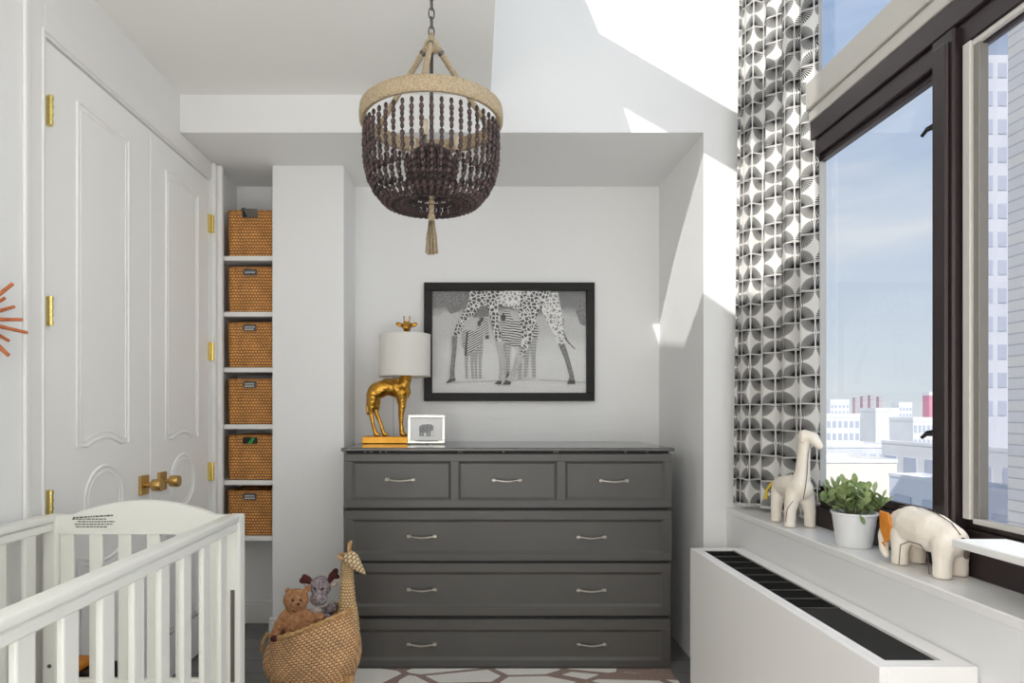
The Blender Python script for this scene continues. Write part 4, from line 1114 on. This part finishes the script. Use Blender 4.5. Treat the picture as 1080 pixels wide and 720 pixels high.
# plush toys
def bear():
    Y = 2.46; q = lambda x, y, d=0: P(x, y, Y)+Vector((0, d, 0))
    root = thing('teddy_bear', 'brown teddy bear sitting in the giraffe basket, left of the grey plush', 'teddy bear', q(312, 680))
    b = MB()
    b.ell(q(313, 656), (.056, .045, .056)); b.ell(q(313, 632, -.01), (.049, .044, .045)); b.ell(q(318.5, 634, -.045), (.022, .018, .017))
    b.limb([q(303, 647, -.01), q(296, 656, -.02), q(292.5, 667, -.03)], [.022, .019, .018]); b.limb([q(322, 647, -.01), q(331, 650, -.02), q(339, 649, -.02)], [.022, .018, .018])
    b.limb([q(308, 666, -.01), q(309, 671, -.045)], [.024, .023]); b.limb([q(322, 665, 0), q(330, 660, -.03)], [.022, .02])
    for x, y in ((303.5, 623.5), (324, 621)): b.ell(q(x, y, .005), (.014, .009, .014))
    remesh(b.build('body', M['bear'], root), .005, 2, (.012, .005))
    h = [o for o in root.children][0]
    for x in (313, 321): 
        b = MB(); b.ell(q(x, 628.5, -.053 if x == 313 else -.050), .0045, u=8, v=6); b.build('eye', M['black'], root, smooth=True)
    b = MB(); b.ell(q(319.5, 631.5, -.064), (.007, .005, .005), u=8, v=6); b.build('nose', M['maroon'], root, smooth=True)
    b = MB(); b.ell(q(293, 668.5, -.047), (.014, .006, .013), u=10, v=8); b.build('paw_pad', M['maroon'], root, smooth=True)
bear()
def moose():
    Y = 2.53; q = lambda x, y, d=0: P(x, y, Y)+Vector((0, d, 0))
    root = thing('plush_moose', 'mottled grey plush moose with maroon antlers in the giraffe basket', 'plush toy', q(338, 680))
    b = MB()
    b.ell(q(338, 618), (.043, .038, .042)); b.ell(q(338, 629, -.03), (.036, .030, .028)); b.ell(q(340, 656), (.05, .038, .06))
    b.limb([q(347, 645), q(352, 638, -.02)], [.02, .021])
    b.limb([q(341, 650, -.03), q(348, 647, -.05)], [.017, .016])
    remesh(b.build('body', M['moose'], root), .005, 2, (.012, .005))
    for x, y, r_ in ((325, 617, .3), (352, 616, -.3)):
        b = MB(); b.ell(q(x, y), (.019, .008, .012), rot=(0, r_, 0)); b.build('ear', M['moosel'], root, smooth=True)
    b = MB(); b.ell(q(335, 641, -.036), (.028, .014, .016)); b.build('chest', M['moosel'], root, smooth=True)
    b = MB(); b.limb([q(329, 614), q(324, 611), q(319, 612)], [.011, .016, .013]); b.limb([q(324, 610), q(321, 607.5)], [.012, .010]); remesh(b.build('antler', M['maroon'], root), .004, 2)
    b = MB(); b.limb([q(347, 613), q(350.5, 607), q(354, 602)], [.010, .015, .012]); b.limb([q(351, 607), q(356, 608)], [.012, .009]); remesh(b.build('antler', M['maroon'], root), .004, 2)
    for x in (334.5, 342.5):
        b = MB(); b.ell(q(x, 618, -.037), .0048, u=8, v=6); b.build('eye', M['black'], root, smooth=True)
    b = MB(); b.limb([q(343, 651, -.055), q(345, 646, -.06)], [.012, .010]); b.build('hoof', M['black'], root, smooth=True)
moose()

# ------------------------------------------------------------------ window sill toys and plant
def toy_giraffe():
    root = thing('toy_giraffe', 'cream stitched leather giraffe standing on the sill by the curtain', 'toy giraffe', (1.2, 2.36, SILL))
    b = MB(); z = SILL
    b.limb([(1.205, 2.43, z+.135), (1.205, 2.36, z+.143), (1.208, 2.30, z+.140)], [.040, .044, .042])
    for x, y in ((1.178, 2.425), (1.238, 2.435), (1.170, 2.305), (1.242, 2.305)):
        b.limb([(x+(1.205-x)*.35, y, z+.12), (x, y, z+.06), (x, y, z+.020)], [.028, .021, .019]); b.tube([(x, y, z+.03), (x, y, z+.001)], .0195, 14)
    b.limb([(1.208, 2.305, z+.15), (1.210, 2.295, z+.20), (1.213, 2.29, z+.27), (1.215, 2.285, z+.325)], [.036, .026, .021, .020])
    b.limb([(1.215, 2.288, z+.333), (1.232, 2.262, z+.326), (1.244, 2.245, z+.30)], [.023, .021, .014])
    o = b.build('body', M['leather'], root); remesh(o, .0045, 3)
    b = MB(); b.ell((1.196, 2.27, z+.325), (.008, .014, .017)); b.build('ear', M['leather'], root, smooth=True)
    b = MB(); b.ell((1.226, 2.305, z+.325), (.008, .012, .014)); b.build('ear', M['leather'], root, smooth=True)
    # stitched seams along neck, and legs
    b = MB(); b.tube([(1.190, 2.250, z+.11), (1.205, 2.262, z+.16), (1.212, 2.266, z+.20), (1.216, 2.267, z+.27), (1.222, 2.262, z+.31)], .0014, 6)
    b.tube([(1.150, 2.30, z+.02), (1.153, 2.29, z+.07), (1.166, 2.275, z+.10)], .0011, 6)
    b.build('seam', M['thread'], root, smooth=True)
    b = MB(); b.limb([(1.180, 2.462, z+.145), (1.162, 2.472, z+.115), (1.160, 2.475, z+.085)], [.006, .005, .007], 8); b.build('tail', M['yellow'], root, smooth=True)
    b = MB(); b.ell((1.226, 2.263, z+.338), .003, u=8, v=6); b.build('eye', M['thread'], root, smooth=True)
toy_giraffe()
for o_ in [o for o in COL.objects if o.name == 'toy_giraffe']: o_.location.x -= .024

def toy_elephant():
    z = SILL
    root = thing('toy_elephant', 'cream stitched leather elephant with orange ear standing on the sill', 'toy elephant', (1.2, 1.68, SILL))
    b = MB()
    b.limb([(1.200, 1.765, z+.108), (1.198, 1.73, z+.112), (1.200, 1.66, z+.104), (1.205, 1.612, z+.092)], [.044, .052, .052, .044])
    for x, y in ((1.170, 1.745), (1.232, 1.765), (1.178, 1.598), (1.240, 1.625)):
        b.limb([(x+(1.2-x)*.2, y, z+.085), (x, y, z+.045), (x, y, z+.022)], [.030, .022, .020]); b.tube([(x, y, z+.03), (x, y, z+.001)], .021, 14)
    b.limb([(1.180, 1.79, z+.10), (1.166, 1.806, z+.065), (1.160, 1.797, z+.03), (1.160, 1.788, z+.018)], [.030, .017, .012, .010])
    o = b.build('body', M['leather'], root); remesh(o, .0045, 3)
    b = MB(); b.prism([(1.148, 1.800, z+.140), (1.150, 1.770, z+.138), (1.147, 1.752, z+.105), (1.149, 1.758, z+.066), (1.150, 1.782, z+.058), (1.149, 1.799, z+.09)], (.007, .0, 0)); b.build('ear', M['orange'], root)
    b = MB(); b.tube([(1.152, 1.772, z+.060), (1.147, 1.784, z+.052), (1.146, 1.772, z+.047)], .003, 6); b.build('ear_tie', M['orange'], root, smooth=True)
    b = MB()
    b.tube([(1.20, 1.79, z+.152), (1.198, 1.75, z+.163), (1.198, 1.70, z+.1645), (1.20, 1.65, z+.157), (1.203, 1.60, z+.139), (1.205, 1.574, z+.115)], .0015, 6)
    b.tube([(1.150, 1.72, z+.006), (1.151, 1.715, z+.06), (1.156, 1.69, z+.075), (1.158, 1.65, z+.075), (1.158, 1.622, z+.055), (1.157, 1.615, z+.006)], .0012, 6)
    b.build('seam', M['thread'], root, smooth=True)
    b = MB(); b.limb([(1.206, 1.566, z+.105), (1.206, 1.556, z+.085), (1.206, 1.556, z+.065)], [.005, .004, .006], 8); b.build('tail', M['thread'], root, smooth=True)
toy_elephant()

def plant():
    c = P(901, 577, 1.985); X, Y, z = c.x, c.y, SILL
    root = thing('potted_plant', 'small green leafy plant in a white pot between the toy giraffe and elephant', 'potted plant', (X, Y, z))
    b = MB(); b.lathe([(.001, z+.0005), (.046, z+.0005), (.050, z+.006), (.062, z+.100), (.066, z+.102), (.066, z+.108), (.061, z+.108), (.058, z+.095), (.001, z+.092)], (X, Y, 0), 40)
    b.build('pot', M['pot'], root, smooth=True, angle=45)
    b = MB(); b.lathe([(.001, z+.097), (.058, z+.0955)], (X, Y, 0), 24); b.build('soil', M['soil'], root)
    bs = MB(); bl = MB(); rnd = random.Random(3)
    def leaf(p, d, L, W):
        d = d.normalized(); sd = d.cross(Vector((0, 0, 1)))
        sd = sd.normalized() if sd.length > .01 else Vector((1, 0, 0)); nn = sd.cross(d)
        prof = [(0, .08), (.2, .45), (.45, .9), (.65, 1), (.85, .7), (1, .05)]
        L1 = []; L2 = []; Cn = []
        for t, w in prof:
            q_ = p+d*L*t-nn*(-.15*L*t*t); Cn.append(bl.bm.verts.new(q_-nn*.0)); L1.append(bl.bm.verts.new(q_+sd*W/2*w+nn*.12*W*w)); L2.append(bl.bm.verts.new(q_-sd*W/2*w+nn*.12*W*w))
        for i in range(len(prof)-1):
            bl.bm.faces.new((Cn[i], Cn[i+1], L1[i+1], L1[i])); bl.bm.faces.new((Cn[i+1], Cn[i], L2[i], L2[i+1]))
    for k in range(34):
        a = rnd.random()*2*PI; sp = rnd.random()**.6
        st = Vector((X+.03*sp*math.cos(a), Y+.03*sp*math.sin(a), z+.096))
        tilt = sp*1.15; ln = .075+rnd.random()*.03-(.01 if sp > .8 else 0)
        d = Vector((math.sin(tilt)*math.cos(a), math.sin(tilt)*math.sin(a), math.cos(tilt)))
        e = st+d*ln; mid = st+d*ln*.5+Vector((0, 0, .008))
        if e.x > 1.255: e.x = 1.25; mid.x = min(mid.x, 1.25)
        bs.tube([st, mid, e], .0012, 5)
        for j in range(6):
            t = .3+.14*j; p = st.lerp(e, min(t, 1)); aa = a+j*2.4+rnd.random()
            dd = Vector((math.cos(aa), math.sin(aa), .35+rnd.random()*.7))
            if p.x+dd.normalized().x*.03 > 1.258: continue
            leaf(p, dd if j < 5 else d+Vector((rnd.uniform(-.3, .3), rnd.uniform(-.3, .3), .3)), .031+rnd.random()*.013, .018+rnd.random()*.007)
    leaf(Vector((X-.02, Y-.062, z+.112)), Vector((.1, -.25, -1)), .035, .02)
    bs.build('stems', M['stem'], root); bl.build('foliage', M['leaf'], root, smooth=True, fix=False)
plant()

# ------------------------------------------------------------------ city beyond the window
b = MB(); b.box(-400, 1800, 4, 2200, -31, -30); struct(b.build('ground', M['cgr'], origin=(0, 0, -31)))
def building(name, label, m, x0, x1, ytop, Y, depth, cat='building', side=0, rows=0, cols=0, wm='cglass', parapet=True, grp=None, shear=True):
    A = P(x0, ytop, Y); A.x = P(x0, 0, Y+depth).x if shear else A.x; B = P(x1, ytop, Y); cx = (A.x+B.x)/2
    root = thing(name, label, cat, (cx, Y+depth/2, -30), grp)
    b = MB(); b.box(A.x, B.x, Y, Y+depth, -30, A.z); b.build('facade', M[m], root)
    w = B.x-A.x
    if parapet:
        b = MB(); t = .012*w+.1; h = .006*Y
        b.box(A.x-t*.3, B.x+t*.3, Y-t*.3, Y+t, A.z, A.z+h); b.box(A.x-t*.3, B.x+t*.3, Y+depth-t, Y+depth+t*.3, A.z, A.z+h)
        b.box(A.x-t*.3, A.x+t, Y+t, Y+depth-t, A.z, A.z+h); b.box(B.x-t, B.x+t*.3, Y+t, Y+depth-t, A.z, A.z+h); b.build('parapet', M['cw'], root)
    if rows:
        fh = 3.1 if Y > 30 else 2.9; first = None
        for r_ in range(rows):
            for c_ in range(cols):
                u = (c_+.5)/cols; x = A.x+w*u; ww = w/cols*.3; z = A.z-.9-fh*r_
                if first is None:
                    b = MB(); b.box(x-ww, x+ww, Y-.08, Y+.02, z-1.6, z); first = b.build('window', M[wm], root); x00, z00 = x, z
                else:
                    c = first.copy(); COL.objects.link(c); c.parent = root; c.location = (x-x00, 0, z-z00)
    if side:
        fh = 3.1; first = None; ncol = side; n_r = 4
        for r_ in range(n_r):
            for c_ in range(ncol):
                y = Y+depth*(c_+.5)/ncol; hw = depth/ncol*.3; z = A.z-1.1-fh*r_
                if first is None:
                    b = MB(); b.box(A.x-.08, A.x+.05, y-hw, y+hw, z-1.7, z); first = b.build('window', M[wm], root); y00, z00 = y, z
                else:
                    c = first.copy(); COL.objects.link(c); c.parent = root; c.location = (0, y-y00, z-z00)
            b = MB(); b.box(A.x-.5, A.x, Y, Y+depth, A.z-3.15-fh*r_, A.z-2.9-fh*r_); b.build('ledge', M['cw'], root)
    return root
building('roof_building', 'near low building with a broad flat cream roof beyond the pot plant', 'cc', 812, 946, 488, 52, 7, rows=0, parapet=True)
building('balcony_block', 'pale grey block with rows of windows right of the cream roof', 'cw', 930, 1100, 479, 44, 16, side=6)
building('balcony_block', 'lighter stepped block in front of the grey block, low by the mullion', 'cg', 938, 1130, 524, 30, 10, side=4)
building('long_block', 'long grey building with a dark window band behind the cream roof', 'cg', 820, 945, 472, 95, 8, rows=2, cols=10)
building('warehouse', 'wide white windowless building right of centre in the skyline', 'cw', 905, 948, 434, 175, 8)
building('warehouse', 'wide white building at the left end of the skyline beside the curtain', 'cw', 845, 907, 440, 160, 12, rows=2, cols=6)
building('office_block', 'white building with window rows below the pink tower', 'cw', 938, 1000, 444, 140, 8, rows=4, cols=8)
building('tower_block', 'distant white block at the far left of the skyline', 'cw', 862, 896, 425, 320, 12, rows=3, cols=5)
building('tower_block', 'distant pale slab just right of the reddish towers', 'cw', 940, 962, 428, 330, 6, rows=2, cols=4)
for i, x in enumerate((899, 907, 915, 924)):
    building('brick_tower', ['leftmost of the reddish towers on the skyline', 'second reddish skyline tower from the left', 'third reddish skyline tower from the left', 'rightmost of the four reddish skyline towers'][i], 'cr', x, x+7, [419, 417.5, 416.5, 418][i], 420, 3, rows=4, cols=2, parapet=False, grp='reddish towers on the skyline')
building('pink_tower', 'pink rooftop structure on the skyline beside the window mullion', 'cpink', 973, 1000, 417, 200, 3)
building('glass_tower', 'tall pale tower with tinted windows seen through the right sash', 'cg', 1026, 1064, 58, 70, 1.2, rows=13, cols=2, parapet=False)
def siding_mat():
    m = bpy.data.materials.new('pale_siding'); m.use_nodes = True
    nt = m.node_tree; n = nt.nodes; l = nt.links; b_ = n['Principled BSDF']; b_.inputs['Roughness'].default_value = .8
    tc = n.new('ShaderNodeTexCoord'); br = n.new('ShaderNodeTexBrick'); mp = n.new('ShaderNodeMapping'); mp.inputs['Rotation'].default_value = (PI/2, 0, 0)
    br.inputs['Scale'].default_value = 1; br.inputs['Brick Width'].default_value = 1.6; br.inputs['Row Height'].default_value = .38; br.inputs['Mortar Size'].default_value = .025
    br.inputs['Color1'].default_value = srgb(200, 198, 196); br.inputs['Color2'].default_value = srgb(208, 204, 194); br.inputs['Mortar'].default_value = srgb(160, 158, 160)
    l.new(tc.outputs['Object'], mp.inputs[0]); l.new(mp.outputs[0], br.inputs['Vector']); l.new(br.outputs[0], b_.inputs['Base Color'])
    return m
M['siding'] = siding_mat()
r_ = building('near_building', 'pale block-walled building at the extreme right of the view', 'siding', 1063, 2600, -820, 8, 14, parapet=False)
